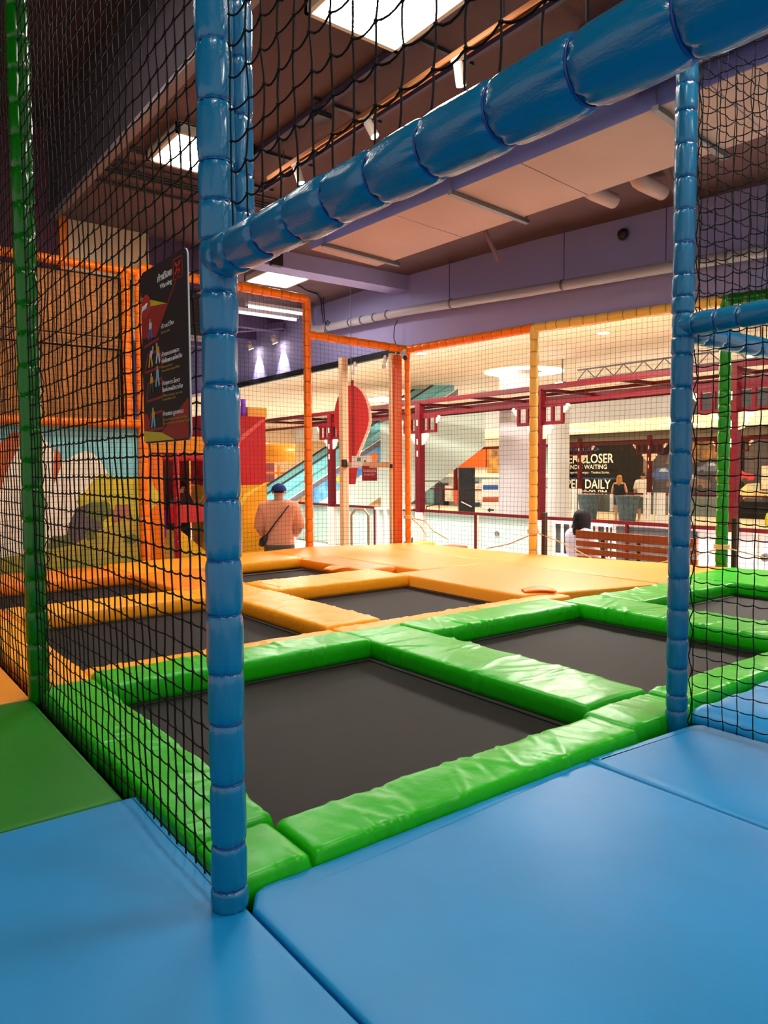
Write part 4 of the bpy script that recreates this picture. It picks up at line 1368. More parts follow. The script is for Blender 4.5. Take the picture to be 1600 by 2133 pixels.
LIMBS = [('pelvis', 'belly'), ('belly', 'chest'), ('chest', 'neck'), ('neck', 'chin'), ('chin', 'head'), ('head', 'crown'),
         ('chest', 'shL'), ('shL', 'elL'), ('elL', 'wrL'), ('wrL', 'haL'), ('chest', 'shR'), ('shR', 'elR'), ('elR', 'wrR'), ('wrR', 'haR'),
         ('pelvis', 'hipL'), ('hipL', 'knL'), ('knL', 'anL'), ('anL', 'toL'), ('pelvis', 'hipR'), ('hipR', 'knR'), ('knR', 'anR'), ('anR', 'toR'),
         ('haL', 'f1L'), ('haL', 'f2L'), ('haL', 'f3L'), ('haL', 'f4L'), ('wrL', 'thL'), ('haR', 'f1R'), ('haR', 'f2R'), ('haR', 'f3R'), ('haR', 'f4R'), ('wrR', 'thR')]


def joints(elL=(.150, .01, .63), wrL=(.145, -.05, .50), elR=(-.150, .01, .63), wrR=(-.145, -.05, .50), legs='stand', build=1.0, step=0.0, head_turn=0.0):
    J = {'pelvis': (0, 0, .53), 'belly': (0, .005, .62), 'chest': (0, .0, .745), 'neck': (0, .005, .845), 'chin': (0, -.005, .880), 'head': (0, -.008, .925), 'crown': (0, -.002, .968),
         'shL': (.112 * build, .005, .795), 'shR': (-.112 * build, .005, .795), 'elL': elL, 'wrL': wrL, 'elR': elR, 'wrR': wrR}
    for s, el, wr in (('L', elL, wrL), ('R', elR, wrR)):
        d = (Vector(wr) - Vector(el)).normalized()
        J['ha' + s] = tuple(Vector(wr) + d * .045)
        sx = Vector((0, 1, 0)) if abs(d.y) < .8 else Vector((1, 0, 0))
        for k in range(4):
            J['f%d%s' % (k + 1, s)] = tuple(Vector(wr) + d * (.085 + (.012, .018, .014, .002)[k]) + sx * (.018 * (k - 1.5) * .8) + Vector((0, -.008, 0)))
        J['th' + s] = tuple(Vector(wr) + d * .05 - sx * .028 + Vector((0, -.01, 0)))
    R = {'pelvis': (.088 * build, .062 * build), 'belly': (.088 * build, .060 * build), 'chest': (.098 * build, .064 * build), 'neck': (.034, .034), 'chin': (.036, .042), 'head': (.046, .052), 'crown': (.034, .038),
         'shL': .046 * build, 'shR': .046 * build, 'elL': .028 * build, 'elR': .028 * build, 'wrL': .018, 'wrR': .018, 'haL': (.020, .012), 'haR': (.020, .012)}
    for s in 'LR':
        for k in range(4):
            R['f%d%s' % (k + 1, s)] = .0052
        R['th' + s] = .006
    if legs == 'stand':
        for s, x in (('L', .052), ('R', -.052)):
            y = step if s == 'L' else -step
            J.update({'hip' + s: (x, 0, .49), 'kn' + s: (x * 1.05, y * .6 - .006, .275), 'an' + s: (x * 1.05, y + .012, .045), 'to' + s: (x * 1.2, y - .085, .018)})
            R.update({'hip' + s: .062 * build, 'kn' + s: .038, 'an' + s: .024, 'to' + s: .018})
    else:
        for s, x in (('L', .055), ('R', -.055)):
            J.update({'hip' + s: (x, -.05, .50), 'kn' + s: (x * 1.2, -.27, .50), 'an' + s: (x * 1.2, -.26, .28), 'to' + s: (x * 1.3, -.36, .255)})
            R.update({'hip' + s: .060, 'kn' + s: .040, 'an' + s: .024, 'to' + s: .018})
    return J, R


def cap_hair(col, long=0.0, name='hair_c', vol=1.0):
    def f(hd):
        mb = MB()
        vs, fs = [], []
        n, q = 18, 10
        for i in range(q + 1):
            ph = PI * .62 * i / q
            for k in range(n):
                a = 2 * PI * k / n
                back = max(0, math.sin(a))
                r = vol
                z = .060 * math.cos(ph) * r
                rad = math.sin(ph)
                x, y = .051 * rad * math.cos(a) * r, .060 * rad * math.sin(a) * r
                if i > q * .55:
                    dz = long * (i / q - .55) / .45
                    if back > 0.02 or long > .02:
                        z -= dz * (back if back > .15 else (.7 if long > .02 and abs(math.cos(a)) > .55 else 0))
                        if long > .02:
                            x *= 1 + .15 * dz / max(long, .01)
                    if back < .1 and i > q * .7:
                        z += .02
                vs.append((hd.x + x, hd.y + .006 + y, hd.z + .006 + z))
        for i in range(q):
            for k in range(n):
                fs.append((i * n + k, i * n + (k + 1) % n, (i + 1) * n + (k + 1) % n, (i + 1) * n + k))
        mb.add(vs, fs)
        return mb.mesh('hair', mat(name, col, .7, spec=.15, bump=.3, bump_scale=60, stretch=(4, 4, .5)), True)
    return f


def man_extra(t, put, hd):
    mb = MB()
    n = 20
    vs, fs = [], []
    for i in range(7):
        ph = PI / 2 * i / 6
        for k in range(n):
            a = 2 * PI * k / n
            vs.append((hd.x + .058 * math.sin(ph) * math.cos(a), hd.y + .004 + .066 * math.sin(ph) * math.sin(a), hd.z + .002 + .054 * math.cos(ph)))
    for i in range(6):
        for k in range(n):
            fs.append((i * n + k, i * n + (k + 1) % n, (i + 1) * n + (k + 1) % n, (i + 1) * n + k))
    mb.add(vs, fs)
    put(mb.mesh('cap_crown', mat('cap_navy', (30, 44, 110), .8, spec=.2), True), 'cap')
    br = MB().prism([(.05 * math.cos(a), -.045 - .05 * abs(math.sin(a))) for a in [PI * k / 8 for k in range(9)]], (hd.x, hd.y, hd.z + .004), (1, 0, 0), (0, 1, 0), (0, 0, .006))
    put(br.mesh('cap_brim', MATS['cap_navy']), 'cap_brim')
    st = MB()
    pts = [(-.085, -.02, .835), (-.075, .045, .815), (-.03, .078, .755), (.03, .082, .68), (.075, .075, .62), (.105, .055, .575), (.115, 0, .55)]
    for a, b in zip(pts[:-1], pts[1:]):
        st.bar(a, b, .008, .028, upv=(0, 1, 0))
    so_ = put(st.mesh('bag_strap', M_BLACK), 'bag_strap')
    bg = MB().tube([(.085, .085, .60), (.112, .075, .565), (.125, .055, .53)], [.014, .026, .022], 10)
    put(bg.mesh('sling_bag', M_BLACK, True), 'sling_bag')


# man with cap, back to the camera
J, R = joints(elL=(.150, .0, .63), wrL=(.11, -.12, .60), elR=(-.150, .0, .63), wrR=(-.11, -.12, .60), build=1.0)
shirt = lambda c: (.545 < c.z < .848 and abs(c.x) < .15) or (.64 < c.z < .83 and abs(c.x) >= .12)
person('man in navy cap and peach T-shirt with black sling strap, back turned', (4.66, 8.34, -.95), PI - .62, 1.735, J, R,
       [('tshirt', (228, 152, 116), lambda c: (.53 < c.z < .846 and math.hypot(c.x, c.y) < .145 and not (c.y < -.09)) or (.65 < c.z < .84 and abs(c.x) >= .10 and c.y > -.06), .016),
        ('shorts', (96, 86, 70), lambda c: .27 < c.z < .545 and abs(c.x) < .135 and c.y > -.1, .014),
        ('shoes', (60, 60, 64), lambda c: c.z < .04, .008)],
       cap_hair((38, 30, 28), 0.0, 'hair_black', .86), (190, 130, 104), man_extra)

# woman on the bench, seen from behind
J, R = joints(elL=(.145, -.02, .64), wrL=(.11, -.14, .60), elR=(-.145, -.02, .64), wrR=(-.11, -.14, .60), legs='sit')
BX = 7.62
person('person with dark hair in a pale lilac shirt sitting on the slatted bench', (BX + .30, 6.10, -.95 - .37), -PI / 2 + PI - .25, 1.70, J, R,
       [('shirt', (206, 198, 214), lambda c: (.53 < c.z < .85 and c.y > -.11) or (.60 < c.z and abs(c.x) > .09 and c.z < .84), .016),
        ('trousers', (60, 62, 80), lambda c: c.z <= .56 and c.z > .29, .010),
        ('shoes', (230, 226, 220), lambda c: c.z < .285, .008)],
       cap_hair((24, 18, 20), .10, 'hair_dark', 1.22))

# far couple in front of the banner
J, R = joints(elL=(.15, -.02, .64), wrL=(.17, -.10, .55), elR=(-.15, .0, .63), wrR=(-.15, -.06, .52), step=.06, build=.92)
person('woman with long fair hair in a black sleeveless top, walking far off', (22.38, 15.62, -.95), 2.0, 1.66, J, R,
       [('sleeveless_top', (24, 22, 24), lambda c: .53 < c.z < .80 and abs(c.x) < .105, .012),
        ('shorts', (60, 70, 90), lambda c: .36 < c.z < .54 and abs(c.x) < .13, .012),
        ('shoes', (220, 216, 210), lambda c: c.z < .04, .008)], cap_hair((176, 124, 70), .17, 'hair_fair', 1.12), (200, 150, 120))
J, R = joints(elL=(.16, -.02, .63), wrL=(.13, -.12, .55), elR=(-.16, .0, .63), wrR=(-.15, -.05, .50), step=.05, build=1.05)
person('man in white T-shirt and dark shorts with face mask, standing far off', (23.02, 15.10, -.95), -1.3, 1.74, J, R,
       [('tshirt', (240, 232, 220), lambda c: (.50 < c.z < .845 and abs(c.x) < .135) or (.66 < c.z < .84 and abs(c.x) >= .10), .014),
        ('shorts', (40, 44, 54), lambda c: .27 < c.z < .52 and abs(c.x) < .13, .014),
        ('shoes', (210, 200, 180), lambda c: c.z < .04, .008)], cap_hair((30, 24, 24), .0, 'hair_black', 1.04), (186, 136, 108))
# child peeking out of the play entrance
J, R = joints(elL=(.17, -.04, .62), wrL=(.19, -.13, .74), elR=(-.15, -.02, .63), wrR=(-.13, -.12, .58), legs='stand')
person('child in dark clothes waving from inside the red soft play entrance', (3.63, 9.05, -.28), .45, 1.08, J, R,
       [('tshirt', (60, 24, 30), lambda c: .50 < c.z < .84 and abs(c.x) < .15, .014), ('trousers', (40, 30, 40), lambda c: .05 < c.z < .52 and abs(c.x) < .14, .012)],
       cap_hair((28, 20, 20), .05, 'hair_dark', 1.1), (190, 110, 84))

# ------------------------------------------------------------------ bench
bn = thing('slatted_bench', 'reddish brown slatted wooden bench with its back to the play area', 'bench', (7.65, 5.2, -.95))
for k in range(6):
    z0_ = -.45 + k * .098
    x_ = BX - .01 * k
    MB().box(x_, x_ + .03, 4.30, 5.92, z0_, z0_ + (.068 if k < 5 else .10)).build('back_slat', M_BENCH, bn)
for k in range(4):
    MB().box(BX + .06 + k * .11, BX + .15 + k * .11, 4.30, 5.92, -.52, -.49).build('seat_slat', M_BENCH, bn)
for y in (4.55, 5.05, 5.55):
    MB().bar((BX + .04, y, -.95), (BX + .015, y, .10), .045, .03).build('support', M_DARKSTEEL, bn)
    MB().box(BX + .44, BX + .48, y - .02, y + .02, -.95, -.52).build('leg', M_DARKSTEEL, bn)

# ------------------------------------------------------------------ mall gallery: red frame, rail, balustrades
PX = 10.1
PYS = (15.38, 11.97, 8.69, 5.22)
PLAB = ('far left, behind the pine gate post', 'just right of the orange corner post', 'just right of the pale yellow post', 'just right of the bright green post', 'outside the right edge')


def scallop(mb, o, ux, s=1.0, down=True):
    pts = [(0, 0)]
    for (cx, cy, r, a0, a1) in ((.16, -.05, .06, 90, -40), (.10, -.13, .06, 30, -80), (.04, -.20, .05, 10, -100)):
        for k in range(6):
            a = math.radians(a0 + (a1 - a0) * k / 5)
            pts.append((cx + r * math.cos(a), cy + r * math.sin(a)))
    pts.append((0, -.26))
    mb.prism([(p[0] * s, p[1] * s) for p in pts], o, ux, (0, 0, 1), (.03, 0, 0))
    return mb


def red_post(label, x, y, s=1.0, w=.13, top=2.32, sides=(1, 1), base=True):
    t = thing('red_gallery_post', label, 'post', (x, y, -.95), 'red oriental gallery posts')
    MB().box(x - w / 2, x + w / 2, y - w / 2, y + w / 2, .02, top).build('shaft', M_RED, t)
    if base:
        MB().box(x - w * .55, x + w * .55, y - w * .55, y + w * .55, -.95, .02).build('pink_base', M_PINK, t)
    for sgn, on in zip((1, -1), sides):
        if not on:
            continue
        b = MB()
        L = .52 * s
        z1, z0 = top - .30, top - .30 - .30 * s
        b.bar((x, y, z0), (x, y + sgn * L, z0), .05, .055)
        b.bar((x, y, z1), (x, y + sgn * L * 1.1, z1), .05, .05)
        for f in (.55, .96):
            b.bar((x, y + sgn * L * f, z0), (x, y + sgn * L * f, z1), .05, .055, upv=(1, 0, 0))
        lb = b.build('lattice_bracket', M_RED, t)
        scallop(MB(), (x - .015, y + sgn * w * .5, z0 - .02), (0, sgn, 0), s).build('scallop', M_SCALLOP, lb)
        scallop(MB(), (x - .015, y + sgn * L * 1.0, z1 + .01), (0, sgn, 0), s * .6).build('scallop', M_SCALLOP, lb)
    for z in (top - .35, top - .75, top - 1.0):
        MB().box(x - w / 2 - .006, x - w / 2, y - .018, y + .018, z - .12, z).build('pale_inlay', M_SCALLOP, t)
    return t


for y, lab in zip(PYS, PLAB):
    red_post('crimson gallery post with lattice brackets, ' + lab, PX, y, w=.15)
pg = thing('red_pergola', 'long crimson pergola roof with cream panels over the mall gallery', 'pergola', (PX, 9, 2.3))
for x, z, w, h in ((PX, 2.34, .09, .085), (11.05, 2.33, .07, .05), (11.75, 2.33, .08, .085), (12.75, 2.32, .06, .045)):
    MB().box(x - w / 2, x + w / 2, -1.5, 19.0, z - h / 2, z + h / 2).build('long_beam', M_RED, pg)
MB().box(PX - .03, PX + .03, -1.5, 19.0, 2.04, 2.10).build('lower_beam', M_RED, pg)
for (xa, xb) in ((PX + .05, 11.01), (11.80, 12.71)):
    y = -1.5
    while y < 19:
        MB().box(xa, xb, y + .02, min(19, y + 3.38), 2.36, 2.375).build('roof_panel', M_SCALLOP, pg)
        y += 3.4
y = -1.4
while y < 19:
    MB().bar((PX, y, 2.33), (12.75, y, 2.33), .06, .06).build('cross_beam', M_RED, pg)
    y += 1.7
rl = thing('red_handrail', 'thin crimson handrail along the near mall gallery', 'railing', (PX, 9, .06))
MB().box(PX - .03, PX + .03, -1.5, 17.0, .03, .085).build('rail', M_RED, rl)
for y in (2.8, 4.1, 6.9, 10.3, 13.6):
    MB().box(PX - .02, PX + .02, y - .02, y + .02, -.95, .03).build('baluster', M_RED, rl)
gb = thing('glass_balustrade', 'pale mint glass balustrade under the crimson handrail', 'balustrade', (PX, 12, -.95))
for (ya, yb) in ((8.85, 10.25), (10.35, 11.85), (12.1, 13.55), (13.65, 15.25), (15.5, 17.2)):
    MB().box(PX + .04, PX + .06, ya, yb, -.90, .02).build('pane', M_MINT, gb)
MB().lathe((PX + .03, 9.75, -.30), [(.05, 0), (.05, .02), (.02, .03)], 12, M=Matrix.Rotation(-PI / 2, 4, 'Y')).build('round_fixing', M_STEEL, gb)
sf = thing('slat_fence', 'white slat fence with dark gaps behind the person on the bench', 'fence', (PX + .2, 8.1, -.95))
MB().box(PX + .32, PX + .34, 7.25, 8.60, -.92, -.05).build('dark_backing', M_DARKPANEL, sf)
rnd = random.Random(4)
y = 7.26
while y < 8.58:
    w = rnd.choice((.03, .045, .06, .03))
    MB().box(PX + .285, PX + .30, y, y + w, -.92, -.02).build('slat', M_WHITE if rnd.random() < .75 else M_PINK, sf)
    y += w + rnd.choice((.05, .08, .12))
MB().box(PX + .24, PX + .32, 7.24, 8.60, -.05, .0).build('top_rail', M_WHITE, sf)
MB().box(PX + .24, PX + .32, 7.24, 8.60, -.66, -.58).build('middle_rail', M_WHITE, sf)
dp = thing('white_framed_panel', 'charcoal panel with a white frame below the crimson handrail, behind the bench', 'panel', (PX + .1, 6.4, -.95))
MB().box(PX + .06, PX + .10, 4.9, 7.22, -.95, .028).build('white_frame', M_WHITE, dp)
MB().box(PX + .03, PX + .058, 5.75, 7.12, -.60, -.015).build('charcoal_face', M_DARKPANEL, dp)
wp2 = tag(MB().box(PX + .06, PX + .12, -1.0, 4.85, -.95, .0).build('white_parapet', M_WHITE), 'white parapet below the handrail right of the bright green post', 'parapet')
MB()
fx = thing('round_fitting', 'small round fitting on the white parapet near the right edge', 'fitting', (PX, 4.9, -.25))
MB().lathe((PX + .04, 4.75, -.30), [(.055, 0), (.055, .05), (.03, .05), (.03, .02)], 14, M=Matrix.Rotation(-PI / 2, 4, 'Y')).build('ring', M_STEEL, fx)

# column with ring light, second column
cl = thing('round_column', 'thick white column with a glowing ring ceiling light, right of centre', 'column', (13.2, 12.0, -.95))
MB().lathe((13.15, 12.05, 0), [(.40, -.95), (.40, 3.22)], 36).build('shaft', mat('column_white', (228, 224, 232), .5), cl, False).data.polygons.foreach_set('use_smooth', [True] * 38)
for k in range(36):
    pass
rg = MB()
n = 40
vs, fs = [], []
for i in range(n):
    a = 2 * PI * i / n
    for (r, z) in ((.46, 3.20), (.92, 3.20), (.92, 3.218), (.46, 3.218)):
        vs.append((13.25 + r * math.cos(a), 11.9 + r * math.sin(a), z))
for i in range(n):
    for j in range(4):
        fs.append((i * 4 + j, ((i + 1) % n) * 4 + j, ((i + 1) % n) * 4 + (j + 1) % 4, i * 4 + (j + 1) % 4))
rg.add(vs, fs).build('ring_light', M_RING, cl)
c2_ = tag(MB().lathe((18.5, 15.15, 0), [(.33, -.95), (.33, 3.22)], 28).build('round_column', M_WHITE, None, False), 'slimmer white column in front of the black banner', 'column')

# panel lights added under the mall ceilings to brighten the mall
for k, (x, y, z) in enumerate(((8.6, 3.0, 3.22), (8.6, 7.0, 3.22), (8.6, 11.0, 3.22), (8.6, 15.0, 3.22), (15.5, 3.0, 3.22), (14.5, 19.0, 3.22), (13.0, 26.0, 3.22), (19.0, 25.0, 3.22), (24.5, 9.5, 2.5), (24.5, 14.5, 2.5), (24.5, 19.5, 2.5), (24.0, 26.0, 2.5))):
    t = thing('mall_fill_panel', 'square fill light added to the mall ceiling, ' + ('over the bench', 'before the yellow post', 'behind the exit gate', 'far left of the near row', 'beyond the right edge', 'above the escalator', 'above the tube slide', 'above the black kiosk', 'over the yellow car', 'over the far couple', 'over the banner words', 'over the far shop')[k], 'ceiling light', (x, y, z), 'added mall fill lights')
    z -= 3.22
    MB().box(x - .6, x + .6, y - .6, y + .6, z + 3.205, z + 3.22).build('diffuser', M_MALLFILL if x < 20 else M_FARFILL, t)
    f = MB()
    for a in ((-.63, .63, -.63, -.6), (-.63, .63, .6, .63), (-.63, -.6, -.6, .6), (.6, .63, -.6, .6)):
        f.box(x + a[0], x + a[1], y + a[2], y + a[3], z + 3.195, z + 3.22)
    f.build('frame', M_WHITEMETAL, t)


def downlight(label, x, y, z, r=.11, glow=True, group='mall downlights'):
    t = thing('downlight', label, 'downlight', (x, y, z), group)
    MB().lathe((x, y, z - .012), [(r * 1.2, 0), (r * 1.2, .012)], 16).build('trim_ring', M_WHITEMETAL, t)
    MB().lathe((x, y, z - .016), [(r, 0), (r, .006)], 16).build('lens', mat('downlight_lens', (255, 244, 220), .5, emit=12.0) if glow else M_DARKSTEEL, t)


downlight('glowing downlight in the cream mall ceiling, left of the right blue post', 10.6, 7.75, 3.22, .10)
downlight('unlit round speaker in the cream mall ceiling', 9.7, 5.9, 3.22, .12, False)
for k, y in enumerate((17.2, 16.2, 15.2, 14.3, 13.2)):
    downlight('recessed light over the far black banner, ' + ('first', 'second', 'third', 'fourth', 'fifth')[k] + ' from the left', 21.6, y, 2.50, .13, k in (0, 3, 4), 'far recessed lights')
downlight('downlight left of the pine gate post in the mall ceiling', 9.5, 11.2, 3.22, .10)


def flood(label, x, y, z, sz):
    t = thing('flood_lamp', label, 'lamp', (x, y, z), 'flood lamps')
    fh_ = MB().box(x - sz, x + sz, y - sz, y + sz, z, z + sz * .6).build('lamp_housing', M_DARKSTEEL, t)
    MB().box(x - sz - .01, x - sz, y - sz * .8, y + sz * .8, z + .01, z + sz * .55).build('lamp_lens', M_FLOOD, fh_)
    MB().tube([(x, y, z + sz * .6), (x, y, 3.22)], .012, 6).build('hanger', M_STEEL, t)


flood('small bright flood lamp above the crimson pergola beside the yellow post', 12.44, 10.1, 2.66, .12)
flood('large glaring flood lamp at the right edge above the pergola', 12.12, 5.85, 2.68, .16)
ts = thing('light_truss', 'silver lattice truss above the crimson pergola at the right', 'truss', (12.4, 6.5, 2.8))
ya, yb = 9.6, 4.0
for z in (2.72, 2.92):
    MB().tube([(12.3, ya, z), (12.3, yb, z)], .016, 8).build('chord', M_STEEL, ts)
n = 26
for i in range(n):
    a = ya + (yb - ya) * i / n
    b = ya + (yb - ya) * (i + 1) / n
    z0_, z1_ = (2.72, 2.92) if i % 2 == 0 else (2.92, 2.72)
    MB().tube([(12.3, a, z0_), (12.3, b, z1_)], .010, 6).build('web_strut', M_STEEL, ts)
dk = tag(MB().box(14.5, 14.7, 1.0, 8.8, 2.05, 2.45).build('dark_fascia', M_DARKPANEL), 'dark fascia box hanging beyond the pergola at the right', 'fascia')

# escalator seen obliquely beyond the rail
es = thing('escalator', 'escalator with teal glass sides rising to the right beyond the gallery', 'escalator', (11.3, 16.6, -.95))
ed = Vector((0.818, -0.575, 0)).normalized()
en = Vector((0.575, 0.818, 0)).normalized()
slope = 0.645
e0 = Vector((10.08, 17.45, 0.14))


def ep(s, z, n=0.0):
    p = e0 + ed * s + en * n
    p.z = 0.14 + slope * s + z
    return p


def eband(name, s0, s1, z0, z1, n0, n1, mt):
    b = MB()
    vs = []
    for n_ in (n0, n1):
        for (s, z) in ((s0, z0), (s1, z0), (s1, z1), (s0, z1)):
            vs.append(ep(s, z, n_))
    b.add(vs, [(0, 1, 2, 3), (7, 6, 5, 4), (0, 4, 5, 1), (1, 5, 6, 2), (2, 6, 7, 3), (3, 7, 4, 0)])
    return b.build(name, mt, es)


eband('side_cladding', -1.8, 4.9, -1.55, -.62, 0, .06, M_MINT2)
eband('advert_strip', .6, 4.6, -.60, -.14, -.02, 0, mat('advert_blue', (64, 128, 196), .4, rgb2=(120, 190, 220), var_scale=4))
eband('skirt', -1.8, 4.6, -.16, .0, 0, .05, M_STEEL)
eband('glass_side', -1.6, 4.5, .03, .52, .02, .035, M_TEAL)
eband('handrail', -1.7, 4.6, .52, .58, 0, .06, mat('handrail_black', (30, 40, 44), .4))
eband('glass_side', -1.6, 4.5, .30, .80, 1.02, 1.035, M_TEAL)
eband('handrail', -1.7, 4.6, .80, .86, 1.0, 1.06, MATS['handrail_black'])
eband('bright_edge', -1.7, 4.6, .0, .03, -.01, .05, M_WHITEMETAL)
eband('bright_edge', -1.7, 4.6, .24, .27, -.01, .02, mat('edge_teal', (90, 150, 150), .3))
for k in range(24):
    s = -1.6 + k * .25
    p = ep(s, 0, .5)
    MB().bar(p - en * .42, p + en * .42, .26, .16).build('step', M_DARKSTEEL, es)
for s, c in ((1.4, (230, 200, 40)), (2.3, (230, 120, 50)), (2.9, (60, 120, 220))):
    pts = [(.13 * math.cos(2 * PI * k / 12), .13 * math.sin(2 * PI * k / 12)) for k in range(12)]
    MB().prism(pts, ep(s, -.36, -.03), ed, (0, 0, 1), en * -.004).build('advert_spot', mat('spot_%d' % c[0] + str(c[2]), c, .5), es)
uw = tag(MB().prism([(-2.6, -.95), (1.6, -.95), (1.6, -.55), (-.2, -.95)], (11.0, 16.75, 0), ed, (0, 0, 1), en * .05).build('escalator_plinth', M_MINT2), 'low mint plinth under the foot of the escalator', 'plinth')
# big mint under wall to the right of the corner post
ew = MB()
ew.prism([(0.0, -.60), (2.85, 1.55), (2.85, 3.10), (0.0, 2.2)], (12.1, 16.0, 0), ed, (0, 0, 1), en * .08)
tag(ew.build('escalator_cladding', M_MINT2), 'sloping mint cladding of the second escalator, left of the white column', 'cladding')
gsh = thing('escalator_rail_loop', 'bent metal rail loop beside the pine gate post', 'rail', (6.3, 8.9, -.95))
MB().tube([(6.25, 9.0, -.95), (6.25, 9.0, .25), (6.30, 8.96, .33), (6.40, 8.88, .33), (6.45, 8.84, .25), (6.45, 8.84, -.95)], .018, 8).build('rail_loop', mat('brass_rail', (170, 140, 110), .35, metal=.6), gsh)
wr = thing('white_railing', 'small white upright railing left of the orange corner board', 'railing', (7.4, 9.5, -.95))
for k in range(5):
    MB().box(7.10 + k * .10, 7.15 + k * .10, 9.50 - k * .075, 9.54 - k * .075, -.95, .28).build('upright', M_WHITEMETAL, wr)
MB().bar((7.08, 9.54, .30), (7.58, 9.17, .30), .05, .04).build('top_rail', M_WHITEMETAL, wr)
dg_ = tag(MB().prism([(0, 0), (1.3, 0), (1.3, .75)], (6.75, 10.2, -.95), Vector((.795, -.606, 0)), (0, 0, 1), Vector((.606, .795, 0)) * .04).build('dark_ramp_panel', mat('ramp_dark', (92, 88, 84), .5, var=.4, var_scale=8)), 'dark triangular glass panel at the foot of the escalator', 'panel')

# far left play slide and climbing frame
sl = thing('tube_slide', 'yellow and green tube slide far away, above the capped man', 'slide', (9.5, 22, .5))
MB().tube([(9.55, 23.8, .95), (9.9, 23.6, 1.15), (10.4, 23.2, 1.40), (11.0, 22.8, 1.52)], .33, 18).build('yellow_tube', mat('slide_tube_yellow', (240, 190, 20), .35), sl, True)
MB().tube([(11.0, 22.8, 1.52), (11.7, 22.3, 1.55)], .34, 18).build('green_tube', mat('slide_tube_green', (70, 190, 60), .35), sl, True)
MB().tube([(11.7, 22.3, 1.55), (12.7, 21.6, 1.48)], .33, 18).build('orange_tube', mat('slide_tube_orange', (240, 150, 20), .35), sl, True)
fm = thing('climbing_frame', 'orange pipe climbing frame below the far tube slide', 'climbing frame', (11, 23, -.95))
for z in (-.3, .15, .5, .85):
    MB().tube([(9.7, 23.6, z), (13.0, 21.3, z)], .035, 8).build('rung', M_ORANGE_POST, fm)
for k in range(6):
    MB().tube([(9.8 + k * .6, 23.5 - k * .42, -.95), (9.8 + k * .6, 23.5 - k * .42, 1.1)], .035, 8).build('upright', M_ORANGE_POST, fm)
MB().box(10.5, 12.8, 23.2, 23.3, -.95, 1.2).build('dark_panel', mat('frame_dark', (120, 40, 40), .6), fm)
for k, (x, y, lab) in enumerate(((9.95, 21.5, 'cream square pillar right of the capped head'),)):
    tag(bevel(MB().box(x, x + .45, y, y + .45, -.95, .75).build('square_pillar', M_SCALLOP)), lab, 'pillar')

# ------------------------------------------------------------------ far side of the mall
FX = 22.4
for k, y in enumerate((27.6, 24.1, 17.35, 14.45, 11.6)):
    red_post('small far crimson post, ' + ('behind the escalator', 'left of the white column', 'before the banner words', 'right of the white shirted man', 'by the right blue post')[k], FX, y, w=.13, top=2.05, s=1.0, base=False)
fr_ = thing('far_red_beam', 'crimson beam on top of the far gallery posts', 'beam', (FX, 18, 1.9))
MB().box(FX - .04, FX + .04, 6, 32, 1.78, 1.88).build('beam', M_RED, fr_)
MB().box(FX + .7, FX + .78, 6, 32, 1.80, 1.88).build('beam', M_RED, fr_)
fh = thing('far_red_handrail', 'thin crimson handrail of the far gallery', 'railing', (FX, 18, .06))
MB().box(FX - .03, FX + .03, 6, 32, .02, .08).build('rail', M_RED, fh)
fg = thing('far_glass_balustrade', 'clear glass balustrade of the far gallery before the couple', 'balustrade', (FX, 16, -.95))
for (ya, yb) in ((11.7, 13.0), (13.05, 14.35), (14.55, 15.9), (15.95, 17.2), (17.5, 18.9)):
    MB().box(FX - .015, FX + .015, ya, yb, -.95, .02).build('pane', M_GLASS, fg)
for y in (13.02, 15.92, 17.28):
    MB().box(FX - .06, FX + .02, y - .06, y + .06, -.6, .02).build('white_clamp', M_WHITE, fg)
for k, (ya, yb, lab) in enumerate(((16.9, 18.9, 'left of the wicker planters'), (12.9, 14.3, 'right of the white shirted man'))):
    t = thing('far_slat_fence', 'far white slat fence ' + lab, 'fence', (FX - .4, ya, -.95))
    y = ya
    while y < yb:
        w = rnd.choice((.05, .08, .12))
        MB().box(FX - .5, FX - .46, y, y + w, -.95, .20 if k == 0 else .12).build('slat', M_WHITE, t)
        y += w + rnd.choice((.03, .06, .12))
for k, (x, y, lab) in enumerate(((21.9, 16.55, 'left, before the banner'), (21.9, 14.95, 'right, between the far couple'))):
    t = thing('wicker_planter', 'large bluish wicker tub planter, ' + lab, 'planter', (x, y, -.95), 'wicker planters')
    MB().lathe((x, y, 0), [(.26, -.95), (.30, -.55), (.36, -.30), (.41, -.02), (.43, .0), (.36, .0)], 20).build('tub', mat('wicker_blue', (96, 118, 128), .7, rgb2=(60, 78, 90), var_scale=4, stretch=(8, 8, .6), bump=.4, bump_scale=10), t, True)
cv = thing('far_ceiling_glow', 'warm glowing panels added to imitate the lit ceiling over the far black banner', 'ceiling light', (24, 18, 2.48))
for k in range(8):
    MB().box(20.7, 27.2, 8.0 + k * 3.0, 10.94 + k * 3.0, 2.485, 2.499).build('glow_panel', mat('glow_cream', (255, 228, 176), .6, emit=.75), cv)  # emission stands in for light falling on the far ceiling
bnr = thing('exhibition_banner', 'long black exhibition banner with white opening hours and vintage cars', 'banner', (27.9, 17, 1))
BXX = 27.0
MB().box(BXX + .02, BXX + .06, 6.0, 23.0, -.95, 2.12).build('banner_sheet', M_BANNER, bnr)
un, uz = Vector((0, -1, 0)), Vector((0, 0, 1))


def bt_(body, yright, z, w, h, mt=M_INK, **k):
    return letters(body, .4, (BXX, yright + w, z), un, uz, mt, bnr, width=w, height=h, **k)


